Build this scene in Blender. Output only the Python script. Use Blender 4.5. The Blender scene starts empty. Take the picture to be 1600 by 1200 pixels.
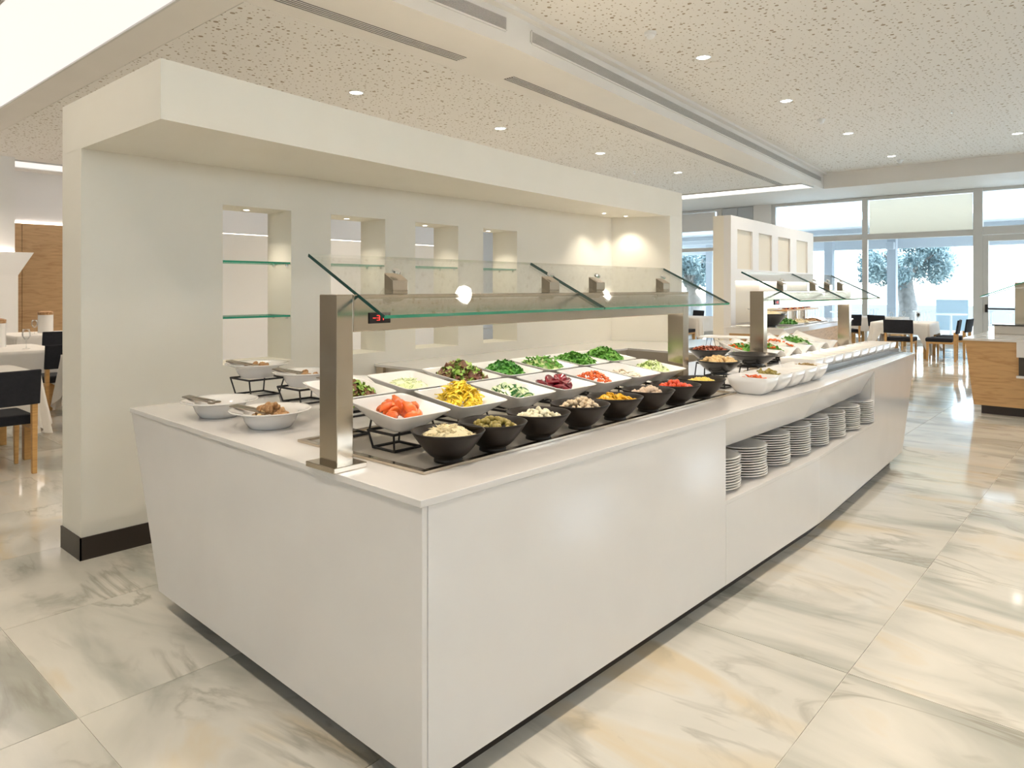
import bpy, bmesh, math, random
from math import sin, cos, pi, radians, sqrt
from mathutils import Vector, Matrix, Euler, noise as mnoise

random.seed(7)
sc = bpy.context.scene
C = sc.collection

# ------------------------------------------------------------------ camera
cam_d = bpy.data.cameras.new('camera')
cam = bpy.data.objects.new('camera', cam_d); C.objects.link(cam)
cam.location = (0, 0, 1.5)
cam.rotation_euler = (radians(90), 0, radians(41.5))
cam_d.sensor_fit = 'HORIZONTAL'; cam_d.sensor_width = 36
cam_d.lens = 1114 / 1600 * 36
cam_d.shift_y = -150 / 1600
cam_d.clip_start = 0.05; cam_d.clip_end = 400
sc.camera = cam

# ------------------------------------------------------------------ world, sun, exposure
sc.view_settings.view_transform = 'Standard'
sc.view_settings.look = 'None'
sc.view_settings.gamma = 1
sc.view_settings.use_curve_mapping = False
sc.view_settings.exposure = 0.87
w = bpy.data.worlds.new('sky'); sc.world = w; w.use_nodes = True
bg = w.node_tree.nodes['Background']
bg.inputs[0].default_value = (0.72, 0.86, 1.0, 1); bg.inputs[1].default_value = 4.1
sun_d = bpy.data.lights.new('sun', 'SUN'); sun_d.energy = 3.0; sun_d.angle = radians(1); sun_d.color = (1, .96, .9)
sun = bpy.data.objects.new('sun', sun_d); C.objects.link(sun)
sun.rotation_euler = Vector((-0.35, 0.25, -1)).to_track_quat('-Z', 'Y').to_euler()
sc.cycles.max_bounces = 8; sc.cycles.diffuse_bounces = 4; sc.cycles.glossy_bounces = 4; sc.cycles.adaptive_threshold = .02
PANEL_EMIT = 1.2      # luminous ceiling strips
SPOT_W = 60           # recessed downlights
WARM = (1.0, 0.87, 0.72)

# ------------------------------------------------------------------ materials
M = {}
def mat(name, col, rough=.5, metal=0, coat=0, spec=.5, emit=None, es=0, sss=0):
    m = bpy.data.materials.new(name); m.use_nodes = True
    b = m.node_tree.nodes['Principled BSDF']
    b.inputs['Base Color'].default_value = (*col, 1)
    b.inputs['Roughness'].default_value = rough
    b.inputs['Metallic'].default_value = metal
    b.inputs['Coat Weight'].default_value = coat
    b.inputs['Coat Roughness'].default_value = .05
    b.inputs['Specular IOR Level'].default_value = spec
    if sss:
        b.inputs['Subsurface Weight'].default_value = sss
        b.inputs['Subsurface Radius'].default_value = (.01, .008, .005)
    if emit:
        b.inputs['Emission Color'].default_value = (*emit, 1)
        b.inputs['Emission Strength'].default_value = es
    M[name] = m
    return m
def nodes(m):
    return m.node_tree.nodes, m.node_tree.links, m.node_tree.nodes['Principled BSDF']
def ramp(N, stops):
    r = N.new('ShaderNodeValToRGB')
    e = r.color_ramp.elements
    while len(e) > 1: e.remove(e[-1])
    for i, (p, c) in enumerate(stops):
        x = e[0] if i == 0 else e.new(p)
        x.position = p; x.color = (*c, 1)
    return r
def noisy(name, cols, scale=8, rough=.5, detail=4, stretch=(1, 1, 1), bump=0, perobj=True, sss=0, coat=0, spec=.5, dist=0):
    """colour varied by noise in object space (with a random offset per object)"""
    m = mat(name, cols[0], rough, coat=coat, sss=sss, spec=spec); N, L, b = nodes(m)
    tc = N.new('ShaderNodeTexCoord'); mp = N.new('ShaderNodeMapping'); mp.inputs['Scale'].default_value = stretch
    L.new(tc.outputs['Object'], mp.inputs[0])
    src = mp.outputs[0]
    if perobj:
        oi = N.new('ShaderNodeObjectInfo'); ad = N.new('ShaderNodeVectorMath'); ad.operation = 'MULTIPLY_ADD'
        cb = N.new('ShaderNodeCombineXYZ')
        for i in range(3): L.new(oi.outputs['Random'], cb.inputs[i])
        L.new(cb.outputs[0], ad.inputs[0]); ad.inputs[1].default_value = (31, 17, 23); L.new(src, ad.inputs[2]); src = ad.outputs[0]
    n = N.new('ShaderNodeTexNoise'); n.inputs['Scale'].default_value = scale; n.inputs['Detail'].default_value = detail
    n.inputs['Distortion'].default_value = dist
    L.new(src, n.inputs['Vector'])
    k = len(cols)
    r = ramp(N, [(.28 + .44 * i / (k - 1), c) for i, c in enumerate(cols)])
    L.new(n.outputs[0], r.inputs[0]); L.new(r.outputs[0], b.inputs['Base Color'])
    if bump:
        bp = N.new('ShaderNodeBump'); bp.inputs['Strength'].default_value = bump; bp.inputs['Distance'].default_value = .01
        L.new(n.outputs[0], bp.inputs['Height']); L.new(bp.outputs[0], b.inputs['Normal'])
    return m

# walls, ceilings
noisy('wall_paint', [(.855, .815, .715), (.875, .838, .745)], 3, .6, bump=.02, perobj=False)
noisy('ceiling_paint', [(.79, .765, .725), (.81, .785, .745)], 2, .7, perobj=False)
mat('white_wall', (.84, .83, .82), .6)
mat('room_paint', (.84, .80, .73), .7)
mat('quartz_base', (.8, .78, .75))
noisy('quartz', [(.775, .742, .712), (.80, .772, .742), (.785, .757, .73)], 2.2, .13, 3, coat=.25)
def perforated():
    m = mat('perforated_board', (.80, .76, .68), .75); N, L, b = nodes(m)
    tc = N.new('ShaderNodeTexCoord')
    outs = []
    for sc_, r0, r1, off in ((6.0, -.06, .15, 0), (13.0, .0, .19, 5.3)):
        mp = N.new('ShaderNodeMapping'); mp.inputs['Location'].default_value = (off, off * 2, 0)
        L.new(tc.outputs['Object'], mp.inputs[0])
        v = N.new('ShaderNodeTexVoronoi'); v.voronoi_dimensions = '2D'; v.inputs['Scale'].default_value = sc_
        v.inputs['Randomness'].default_value = .85
        L.new(mp.outputs[0], v.inputs['Vector'])
        sp = N.new('ShaderNodeSeparateColor'); L.new(v.outputs['Color'], sp.inputs[0])
        mr = N.new('ShaderNodeMapRange'); L.new(sp.outputs[0], mr.inputs[0]); mr.inputs[3].default_value = r0; mr.inputs[4].default_value = r1
        lt = N.new('ShaderNodeMath'); lt.operation = 'LESS_THAN'; L.new(v.outputs['Distance'], lt.inputs[0]); L.new(mr.outputs[0], lt.inputs[1])
        outs.append(lt)
    mx = N.new('ShaderNodeMath'); mx.operation = 'MAXIMUM'; L.new(outs[0].outputs[0], mx.inputs[0]); L.new(outs[1].outputs[0], mx.inputs[1])
    c = N.new('ShaderNodeMix'); c.data_type = 'RGBA'
    c.inputs[6].default_value = (.82, .80, .765, 1); c.inputs[7].default_value = (.36, .295, .21, 1)
    L.new(mx.outputs[0], c.inputs[0]); L.new(c.outputs[2], b.inputs['Base Color'])
perforated()
def marble():
    m = mat('marble', (.7, .66, .57), .07, coat=0.0, spec=.55); N, L, b = nodes(m)
    tc = N.new('ShaderNodeNewGeometry')
    oi = N.new('ShaderNodeObjectInfo'); cb = N.new('ShaderNodeCombineXYZ')
    for i in range(3): L.new(oi.outputs['Random'], cb.inputs[i])
    ad = N.new('ShaderNodeVectorMath'); ad.operation = 'MULTIPLY_ADD'; L.new(cb.outputs[0], ad.inputs[0])
    ad.inputs[1].default_value = (61, 83, 0); L.new(tc.outputs['Position'], ad.inputs[2])
    mp = N.new('ShaderNodeMapping'); mp.inputs['Rotation'].default_value = (0, 0, radians(28)); mp.inputs['Scale'].default_value = (.6, 1.75, 1)
    L.new(ad.outputs[0], mp.inputs[0])
    # broad clouds
    n1 = N.new('ShaderNodeTexNoise'); n1.inputs['Scale'].default_value = 1.0; n1.inputs['Detail'].default_value = 5; n1.inputs['Distortion'].default_value = 1.2
    L.new(mp.outputs[0], n1.inputs['Vector'])
    r1 = ramp(N, [(.28, (.40, .40, .35)), (.40, (.53, .52, .455)), (.48, (.665, .64, .565)), (.58, (.735, .70, .62)), (.69, (.73, .62, .44))])
    L.new(n1.outputs[0], r1.inputs[0])
    # veins: thin ridges of a distorted noise
    n2 = N.new('ShaderNodeTexNoise'); n2.inputs['Scale'].default_value = 1.3; n2.inputs['Detail'].default_value = 6; n2.inputs['Distortion'].default_value = 1.0
    n2.inputs['Roughness'].default_value = .55
    L.new(mp.outputs[0], n2.inputs['Vector'])
    s = N.new('ShaderNodeMath'); s.operation = 'SUBTRACT'; L.new(n2.outputs[0], s.inputs[0]); s.inputs[1].default_value = .5
    a = N.new('ShaderNodeMath'); a.operation = 'ABSOLUTE'; L.new(s.outputs[0], a.inputs[0])
    mr = N.new('ShaderNodeMapRange'); L.new(a.outputs[0], mr.inputs[0]); mr.inputs[1].default_value = 0; mr.inputs[2].default_value = .035
    mr.inputs[3].default_value = .55; mr.inputs[4].default_value = 0
    n3 = N.new('ShaderNodeTexNoise'); n3.inputs['Scale'].default_value = 1.7; L.new(ad.outputs[0], n3.inputs['Vector'])
    mr3 = N.new('ShaderNodeMapRange'); L.new(n3.outputs[0], mr3.inputs[0]); mr3.inputs[1].default_value = .42; mr3.inputs[2].default_value = .62
    mul = N.new('ShaderNodeMath'); mul.operation = 'MULTIPLY'; L.new(mr.outputs[0], mul.inputs[0]); L.new(mr3.outputs[0], mul.inputs[1])
    c = N.new('ShaderNodeMix'); c.data_type = 'RGBA'; L.new(mul.outputs[0], c.inputs[0]); L.new(r1.outputs[0], c.inputs[6]); c.inputs[7].default_value = (.27, .25, .19, 1)
    L.new(c.outputs[2], b.inputs['Base Color'])
marble()
def wood(name, a, b_, sc_=2.2):
    m = mat(name, a, .4); N, L, b = nodes(m)
    tc = N.new('ShaderNodeTexCoord'); mp = N.new('ShaderNodeMapping'); mp.inputs['Scale'].default_value = (1.2, 1.2, 9)
    L.new(tc.outputs['Object'], mp.inputs[0])
    n = N.new('ShaderNodeTexNoise'); n.inputs['Scale'].default_value = sc_; n.inputs['Detail'].default_value = 6; n.inputs['Distortion'].default_value = 1.5
    L.new(mp.outputs[0], n.inputs['Vector'])
    r = ramp(N, [(.3, b_), (.5, a), (.75, tuple(min(1, v * 1.12) for v in a))]); L.new(n.outputs[0], r.inputs[0]); L.new(r.outputs[0], b.inputs['Base Color'])
wood('oak', (.60, .36, .16), (.47, .25, .09))
wood('wood_cladding', (.60, .38, .19), (.50, .29, .13), 1.5)
wood('chair_oak', (.62, .36, .13), (.52, .28, .09), 4)
mat('plinth_dark', (.035, .024, .018), .35)
mat('grout', (.78, .75, .68), .8)
def steel(name, col, rough, aniso=0):
    m = mat(name, col, rough, metal=1); N, L, b = nodes(m)
    tc = N.new('ShaderNodeTexCoord'); mp = N.new('ShaderNodeMapping'); mp.inputs['Scale'].default_value = (60, 3, 60)
    L.new(tc.outputs['Object'], mp.inputs[0]); n = N.new('ShaderNodeTexNoise'); n.inputs['Scale'].default_value = 8; L.new(mp.outputs[0], n.inputs['Vector'])
    mr = N.new('ShaderNodeMapRange'); L.new(n.outputs[0], mr.inputs[0]); mr.inputs[3].default_value = rough * .75; mr.inputs[4].default_value = rough * 1.35
    L.new(mr.outputs[0], b.inputs['Roughness'])
steel('steel', (.61, .53, .43), .16)
steel('steel_tray', (.62, .57, .50), .34)
mat('tray_bed', (.50, .46, .40), .38, metal=.35)
mat('rail_steel', (.22, .21, .20), .3, metal=.7)
mat('alu_frame', (.66, .66, .64), .45, metal=.3)
mat('grille_metal', (.66, .64, .60), .5)
mat('dark_gap', (.06, .05, .04), .8)
mat('porcelain', (.84, .82, .79), .12, coat=.3)
mat('porcelain_soft', (.83, .80, .76), .25)
noisy('stoneware', [(.011, .007, .005), (.026, .017, .011)], 14, .42, bump=.05, spec=.3)
mat('black_iron', (.012, .011, .011), .5)
mat('black_melamine', (.018, .017, .017), .25, coat=.3)
mat('plastic_black', (.015, .012, .012), .3)
mat('led_red', (.3, .01, .01), .4, emit=(1, .03, .02), es=2.2)
mat('lamp_glow', (1, 1, 1), .5, emit=(1, .95, .86), es=9)
mat('lamp_lens', (.9, .9, .9), .3, emit=(1, .98, .95), es=1.6)
mat('gantry_lamp', (.9, .9, .9), .3, emit=(1, .93, .82), es=3.2)
mat('chrome', (.8, .8, .8), .12, metal=1)
mat('luminous', (.1, .1, .1), .5, emit=(1.0, .90, .835), es=.56)
mat('luminous_cool', (.1, .1, .1), .5, emit=(1.0, .95, .9), es=PANEL_EMIT)
mat('cove_light', (.5, .5, .5), .5, emit=(1, .87, .76), es=4.5)
noisy('linen', [(.78, .74, .68), (.83, .79, .74)], 5, .8)
noisy('black_fabric', [(.010, .011, .016), (.016, .017, .024)], 30, .9)
def translucent(name, col, k):
    m = mat(name, col, .8); N, L, b = nodes(m); t = N.new('ShaderNodeBsdfTranslucent'); t.inputs[0].default_value = (*col, 1)
    mx = N.new('ShaderNodeMixShader'); mx.inputs[0].default_value = k; o = [n for n in N if n.type == 'OUTPUT_MATERIAL'][0]
    L.new(b.outputs[0], mx.inputs[1]); L.new(t.outputs[0], mx.inputs[2]); L.new(mx.outputs[0], o.inputs[0])
translucent('blind', (.86, .80, .70), .55)
mat('cream_panel', (.78, .71, .58), .6)
noisy('terrace', [(.72, .68, .60), (.80, .76, .68)], .8, .8, perobj=False)
noisy('hillside', [(.86, .78, .64), (.90, .84, .72), (.80, .74, .60)], .15, .9, perobj=False)
mat('terrace_wall', (.26, .27, .275), .7)
mat('canopy_outside', (.55, .585, .62), .7)
mat('post_outside', (.42, .45, .49), .6)
noisy('olive_leaf', [(.11, .17, .18), (.22, .31, .32), (.36, .46, .47)], 3, .6, perobj=False)
noisy('olive_bark', [(.20, .19, .18), (.34, .33, .31)], 6, .9)
mat('white_plastic', (.85, .87, .88), .4)
mat('screen_blue', (.55, .70, .80), .3)
def glass(name, tint, refl=.55, body=0.0):
    m = bpy.data.materials.new(name); m.use_nodes = True; N, L = m.node_tree.nodes, m.node_tree.links
    for n in list(N): N.remove(n)
    o = N.new('ShaderNodeOutputMaterial'); t = N.new('ShaderNodeBsdfTransparent'); t.inputs[0].default_value = (*tint, 1)
    g = N.new('ShaderNodeBsdfGlossy'); g.inputs['Roughness'].default_value = .02
    fr = N.new('ShaderNodeFresnel'); fr.inputs[0].default_value = 1.45
    mu = N.new('ShaderNodeMath'); mu.operation = 'MULTIPLY'; mu.inputs[1].default_value = refl; L.new(fr.outputs[0], mu.inputs[0])
    mx = N.new('ShaderNodeMixShader'); L.new(mu.outputs[0], mx.inputs[0]); L.new(t.outputs[0], mx.inputs[1]); L.new(g.outputs[0], mx.inputs[2])
    last = mx
    if body:
        d = N.new('ShaderNodeBsdfDiffuse'); d.inputs[0].default_value = (.8, .85, .83, 1)
        m2 = N.new('ShaderNodeMixShader'); m2.inputs[0].default_value = body
        L.new(mx.outputs[0], m2.inputs[1]); L.new(d.outputs[0], m2.inputs[2]); last = m2
    L.new(last.outputs[0], o.inputs[0]); M[name] = m
glass('guard_glass', (.99, 1.0, .992), .42)
glass('window_glass', (.93, .97, 1.0), .5)
glass('clear_glass', (.985, .99, .99), .5)
mat('glass_edge', (.02, .33, .20), .08, coat=.4)
mat('glass_edge_dark', (.004, .055, .045), .08, coat=.4)

# food
noisy('tomato_red', [(.70, .09, .015), (.84, .18, .03), (.78, .12, .02)], 25, .18, coat=.4)
noisy('cherry_red', [(.70, .05, .02), (.82, .12, .03)], 25, .15, coat=.4)
noisy('pepper_yellow', [(1.0, .66, .03), (1.0, .80, .10)], 20, .2, coat=.3)
noisy('pepper_red', [(.75, .10, .02), (.85, .20, .04)], 20, .22, coat=.3)
noisy('corn', [(.93, .66, .10), (.97, .78, .25)], 40, .3)
noisy('pepper_orange', [(.93, .45, .01), (.95, .58, .03)], 20, .22, coat=.3)
noisy('lettuce_green', [(.10, .27, .03), (.30, .48, .08), (.50, .62, .20)], 25, .4)
noisy('lettuce_pale', [(.45, .60, .16), (.66, .76, .36), (.80, .84, .58)], 18, .4)
noisy('cabbage_pale', [(.60, .70, .30), (.74, .80, .46), (.82, .86, .62)], 18, .45)
noisy('herb_green', [(.03, .17, .03), (.10, .36, .05), (.24, .52, .10)], 25, .4)
noisy('rocket_green', [(.06, .24, .03), (.14, .40, .05), (.30, .52, .12)], 25, .4)
noisy('lettuce_red', [(.09, .025, .02), (.17, .06, .03), (.24, .20, .05)], 30, .4)
noisy('cucumber_flesh', [(.66, .76, .42), (.80, .85, .60)], 30, .3)
mat('cucumber_skin', (.02, .12, .02), .3)
noisy('beetroot', [(.13, .006, .014), (.26, .015, .025)], 25, .15, coat=.4)
noisy('mushroom', [(.72, .60, .44), (.84, .76, .62)], 20, .5)
noisy('rice', [(.80, .66, .38), (.90, .79, .52)], 30, .5)
noisy('olive_green', [(.28, .22, .04), (.46, .36, .10)], 20, .25, coat=.2)
noisy('onion_white', [(.84, .76, .50), (.92, .87, .68)], 20, .35)
noisy('chickpea', [(.72, .55, .34), (.85, .70, .50)], 20, .4)
noisy('tuna', [(.62, .46, .32), (.76, .60, .45)], 20, .5)
noisy('walnut', [(.26, .12, .04), (.44, .24, .10), (.62, .42, .22)], 30, .55)
noisy('crouton', [(.66, .40, .14), (.82, .60, .30), (.58, .30, .10)], 25, .6)
noisy('bacon', [(.34, .07, .03), (.50, .14, .06)], 25, .4)
noisy('sauce_cream', [(.82, .72, .46), (.86, .77, .54)], 6, .3)
noisy('sauce_brown', [(.34, .22, .08), (.50, .36, .16)], 12, .3)
noisy('sauce_grey', [(.44, .41, .33), (.54, .50, .42)], 6, .3)
noisy('soup_tan', [(.66, .54, .30), (.74, .62, .38)], 6, .3)
noisy('mozzarella', [(.86, .80, .66), (.92, .88, .78)], 10, .35)
noisy('fruit_orange', [(.92, .42, .03), (.96, .62, .08)], 12, .3)
mat('tong_metal', (.42, .37, .31), .3, metal=1)

# ------------------------------------------------------------------ mesh helpers
class MB:
    def __init__(s): s.v = []; s.f = []; s.m = []
    def add(s, vs, fs, mi=0):
        o = len(s.v); s.v += [tuple(p) for p in vs]; s.f += [tuple(i + o for i in q) for q in fs]; s.m += [mi] * len(fs); return s
    def box(s, x0, x1, y0, y1, z0, z1, mi=0):
        return s.add([(x0, y0, z0), (x1, y0, z0), (x1, y1, z0), (x0, y1, z0), (x0, y0, z1), (x1, y0, z1), (x1, y1, z1), (x0, y1, z1)],
                     [(0, 3, 2, 1), (4, 5, 6, 7), (0, 1, 5, 4), (1, 2, 6, 5), (2, 3, 7, 6), (3, 0, 4, 7)], mi)
    def prism(s, poly, z0, z1, mi=0):
        """poly counter-clockwise from above; z0/z1 numbers"""
        n = len(poly)
        return s.add([(x, y, z0) for x, y in poly] + [(x, y, z1) for x, y in poly],
                     [tuple(range(n))[::-1], tuple(range(n, 2 * n))] + [(i, (i + 1) % n, n + (i + 1) % n, n + i) for i in range(n)], mi)
    def hexa(s, p, mi=0):
        """8 points: bottom 4 ccw, top 4 ccw"""
        return s.add(p, [(0, 3, 2, 1), (4, 5, 6, 7), (0, 1, 5, 4), (1, 2, 6, 5), (2, 3, 7, 6), (3, 0, 4, 7)], mi)
    def lathe(s, prof, seg=32, c=(0, 0, 0), mi=0, capb=True, capt=False):
        n = len(prof); vs = []
        for r, z in prof:
            for i in range(seg):
                a = 2 * pi * i / seg; vs.append((c[0] + r * cos(a), c[1] + r * sin(a), c[2] + z))
        fs = [(k * seg + i, k * seg + (i + 1) % seg, (k + 1) * seg + (i + 1) % seg, (k + 1) * seg + i) for k in range(n - 1) for i in range(seg)]
        if capb: fs.append(tuple(range(seg))[::-1])
        if capt: fs.append(tuple(range((n - 1) * seg, n * seg)))
        return s.add(vs, fs, mi)
    def tube(s, pts, r, seg=6, closed=False, mi=0):
        P = [Vector(p) for p in pts]; n = len(P); vs = []
        for i, p in enumerate(P):
            a = P[i - 1] if (i > 0 or closed) else p; b = P[(i + 1) % n] if (i < n - 1 or closed) else p
            t = (b - a).normalized() if (b - a).length > 1e-9 else Vector((0, 0, 1))
            u = t.cross(Vector((0, 0, 1)))
            if u.length < .05: u = t.cross(Vector((1, 0, 0)))
            u.normalize(); v_ = t.cross(u)
            rr = r[i] if isinstance(r, (list, tuple)) else r
            for k in range(seg):
                q = 2 * pi * (k + .5) / seg; vs.append(p + (u * cos(q) + v_ * sin(q)) * rr)
        rg = n if closed else n - 1
        fs = [(i * seg + k, i * seg + (k + 1) % seg, ((i + 1) % n) * seg + (k + 1) % seg, ((i + 1) % n) * seg + k) for i in range(rg) for k in range(seg)]
        if not closed: fs += [tuple(range(seg))[::-1], tuple(range((n - 1) * seg, n * seg))]
        return s.add(vs, fs, mi)
    def loft(s, loops, capb=True, capt=True, mi=0):
        n = len(loops[0]); vs = [p for l in loops for p in l]
        fs = [(k * n + i, k * n + (i + 1) % n, (k + 1) * n + (i + 1) % n, (k + 1) * n + i) for k in range(len(loops) - 1) for i in range(n)]
        if capb: fs.append(tuple(range(n))[::-1])
        if capt: fs.append(tuple(range((len(loops) - 1) * n, len(loops) * n)))
        return s.add(vs, fs, mi)
    def merge(s, me, mw):
        """append mesh (verts, faces) transformed by matrix"""
        return s.add([mw @ Vector(v) for v in me[0]], me[1])
    def mesh(s, name, mats, smooth=False):
        me = bpy.data.meshes.new(name); me.from_pydata(s.v, [], s.f)
        for m in (mats if isinstance(mats, (list, tuple)) else [mats]): me.materials.append(M[m])
        me.polygons.foreach_set('material_index', s.m)
        if smooth: me.polygons.foreach_set('use_smooth', [True] * len(s.f))
        me.update(); return me
    def build(s, name, mats, parent=None, smooth=False, bevel=0, auto=None):
        o = link(name, s.mesh(name, mats, smooth), parent)
        if smooth and auto:
            with_auto_smooth(o, auto)
        if bevel:
            b = o.modifiers.new('bevel', 'BEVEL'); b.width = bevel; b.segments = 2; b.limit_method = 'ANGLE'; b.angle_limit = radians(40)
        return o
def with_auto_smooth(o, deg):
    o.data.set_sharp_from_angle(angle=radians(deg))
def link(name, data, parent=None):
    o = bpy.data.objects.new(name, data); C.objects.link(o)
    if parent is not None: o.parent = parent
    return o
def tag(o, label, cat, group=None, kind=None):
    o['label'] = label
    if cat: o['category'] = cat
    if group: o['group'] = group
    if kind: o['kind'] = kind
    return o
def thing(name, label, cat, loc=(0, 0, 0), rz=0, group=None):
    o = link(name, None); o.location = loc; o.rotation_euler = (0, 0, rz); o.empty_display_size = .1
    return tag(o, label, cat, group)
def struct(o, label=None):
    o['kind'] = 'structure'
    if label: o['label'] = label
    return o
def dup(root, loc, rz=None, label=None, group=None, rot=None):
    r = root.copy(); C.objects.link(r); r.location = loc
    if rz is not None: r.rotation_euler = (0, 0, rz)
    if rot is not None: r.rotation_euler = rot
    if label: r['label'] = label
    if group: r['group'] = group
    for ch in list(root.children):
        c = ch.copy(); C.objects.link(c); c.parent = r
        for g in list(ch.children):
            d = g.copy(); C.objects.link(d); d.parent = c
    return r
U = random.uniform

# ================================================================== SETTING
# ------------------------------------------------------------------ floor of marble tiles
fl = MB().box(-18.6, 5.2, -5.2, 21.8, -.12, -.004).build('floor', 'grout'); struct(fl, 'polished veined marble floor')
TW, TL, G = .96, 1.39, .0018
tile_me = MB().hexa([(-TW/2+G, -TL/2+G, -.012), (TW/2-G, -TL/2+G, -.012), (TW/2-G, TL/2-G, -.012), (-TW/2+G, TL/2-G, -.012),
                     (-TW/2+G, -TL/2+G, 0), (TW/2-G, -TL/2+G, 0), (TW/2-G, TL/2-G, 0), (-TW/2+G, TL/2-G, 0)]).mesh('tile', 'marble')
cand = []
A_ = radians(41.5); FW = Vector((-sin(A_), cos(A_))); RT = Vector((cos(A_), sin(A_)))
for i in range(-20, 7):
    x = -.86 + TW * (i + .5)
    off = .86 + (TL / 2 if i >= -1 else 0)
    for j in range(-6, 17):
        y = off + TL * (j + .5)
        if not (-18.5 < x < 5 and -5 < y < 21.5): continue
        p = Vector((x, y)); d = p.dot(FW); l = p.dot(RT)
        vis = d > .8 and abs(l) < d * .78 + .6
        if -3.3 < x < -2.0 and 2.2 < y < 6.5: vis = False
        cand.append((0 if vis else 1, d, x, y))
cand.sort()
rest = MB()
for k, (v, d, x, y) in enumerate(cand):
    if k < 290 and v == 0:
        o = link('tile', tile_me, fl); o.location = (x, y, 0)
        if random.random() < .5: o.rotation_euler = (0, 0, pi)
    else:
        rest.box(x-TW/2+G, x+TW/2-G, y-TL/2+G, y+TL/2-G, -.012, 0)
o = rest.build('tile_field', 'marble', fl); o['kind'] = 'stuff'

# ------------------------------------------------------------------ ceilings
ZL, ZR = 4.07, 4.47
def beam_x(y, off=0):      # right edge of the dropped ceiling, bends at y = 5.6
    return (-5.03 if y < 5.6 else -5.03 - (y - 5.6) * 1.17 / 13.6) + off
ce = MB()
ce.prism([(-18.6, -5.2), (beam_x(0), -5.2), (beam_x(0), 5.6), (beam_x(19.2), 19.2), (5.2, 19.2), (5.2, 21.9), (-18.6, 21.9)], ZL, 4.75)
ceil = struct(ce.build('ceiling', 'ceiling_paint'), 'dropped smooth plaster ceiling with a bent edge')
cr = MB().prism([(-5.3, -5.2), (5.2, -5.2), (5.2, 19.4), (-6.4, 19.4)], ZR, 4.75)
struct(cr.build('ceiling', 'ceiling_paint'), 'raised ceiling bay')
pf = MB().prism([(-16.4, 3.2), (beam_x(0, -1.02), 3.2), (beam_x(0, -1.02), 5.6), (beam_x(17.4, -1.02), 17.4), (-16.4, 17.4)], ZL - .004, ZL + .01)
struct(pf.build('ceiling', 'perforated_board'), 'perforated acoustic board of the dropped ceiling')
pf = MB().prism([(beam_x(0, .18), -5.2), (5.2, -5.2), (5.2, 18.95), (beam_x(18.95, .18), 18.95), (beam_x(5.6, .18), 5.6)], ZR - .004, ZR + .01)
struct(pf.build('ceiling', 'perforated_board'), 'perforated acoustic board of the raised ceiling')
# little cornice step along the raised bay
def strip_along(mb, o0, o1, z0, z1, ys):
    for a, b in zip(ys[:-1], ys[1:]):
        mb.hexa([(beam_x(a, o0), a, z0), (beam_x(a, o1), a, z0), (beam_x(b, o1), b, z0), (beam_x(b, o0), b, z0),
                 (beam_x(a, o0), a, z1), (beam_x(a, o1), a, z1), (beam_x(b, o1), b, z1), (beam_x(b, o0), b, z1)])
    return mb
struct(strip_along(MB(), .001, .09, 4.42, 4.469, [-5.2, 5.6, 19.19]).build('trim_1', 'ceiling_paint'), 'stepped cornice beside the raised ceiling')

# luminous ceiling strips with a thin metal trim
def lum(x0, x1, y0, y1, label, m):
    t = thing('luminous_ceiling_panel', label, 'ceiling light', ((x0+x1)/2, (y0+y1)/2, ZL))
    hx, hy = (x1-x0)/2, (y1-y0)/2
    MB().box(-hx, hx, -hy, hy, -.012, .0).build('diffuser', m, t)
    f = MB(); e = .025
    f.box(-hx-e, hx+e, -hy-e, -hy, -.03, 0); f.box(-hx-e, hx+e, hy, hy+e, -.03, 0); f.box(-hx-e, -hx, -hy, hy, -.03, 0); f.box(hx, hx+e, -hy, hy, -.03, 0)
    f.build('frame', 'alu_frame', t)
lum(-16.2, -6.2, 1.75, 2.75, 'wide glowing ceiling panel at the upper left corner', 'luminous')
lum(-17.8, -16.9, 3.0, 18.8, 'long glowing ceiling strip far left beyond the partition', 'luminous')
lum(-16.0, -6.28, 17.8, 18.6, 'glowing ceiling strip in front of the window wall', 'luminous_cool')

# recessed downlights
dl0 = None
def downlight(x, y, z, label, group):
    global dl0
    if dl0 is None:
        t = thing('downlight', label, 'downlight', (x, y, z), 0, group)
        MB().lathe([(.098, -.001), (.098, -.008), (.085, -.010), (.078, -.002), (.078, .0)], 28, capb=False).build('ring', 'chrome', t, True)
        MB().lathe([(.078, -.006), (.05, -.009), (.012, -.010)], 24, capb=False, capt=True).build('lens', 'lamp_glow', t, True)
        dl0 = t
    else:
        t = dup(dl0, (x, y, z), None, label, group)
    ld = bpy.data.lights.get('downlight_beam')
    if ld is None:
        ld = bpy.data.lights.new('downlight_beam', 'SPOT'); ld.energy = SPOT_W; ld.color = WARM; ld.spot_size = radians(130); ld.spot_blend = .8; ld.shadow_soft_size = .09
    lo = bpy.data.objects.new('downlight_beam', ld); C.objects.link(lo); lo.parent = t; lo.location = (0, 0, -.03)
for i, y in enumerate((5.65, 8.45, 11.27, 14.3)):
    downlight(-7.73, y, ZL-.004, ['round recessed downlight nearest above the partition', 'second recessed downlight above the partition', 'third recessed downlight above the partition', 'farthest recessed downlight above the partition'][i], 'downlights of the dropped ceiling')
for i, y in enumerate((-.1, 2.75, 5.62)):
    downlight(-4.23, y, ZR-.004, 'recessed downlight of the raised ceiling overhead', 'downlights of the raised ceiling overhead')
for i, y in enumerate((8.49, 11.33, 14.5, 17.65)):
    downlight(-4.23, y, ZR-.004, ['largest recessed downlight in the raised ceiling, beside a round speaker', 'second recessed downlight in the raised ceiling', 'third recessed downlight in the raised ceiling', 'farthest recessed downlight in the raised ceiling'][i], 'downlights of the raised ceiling')
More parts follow.
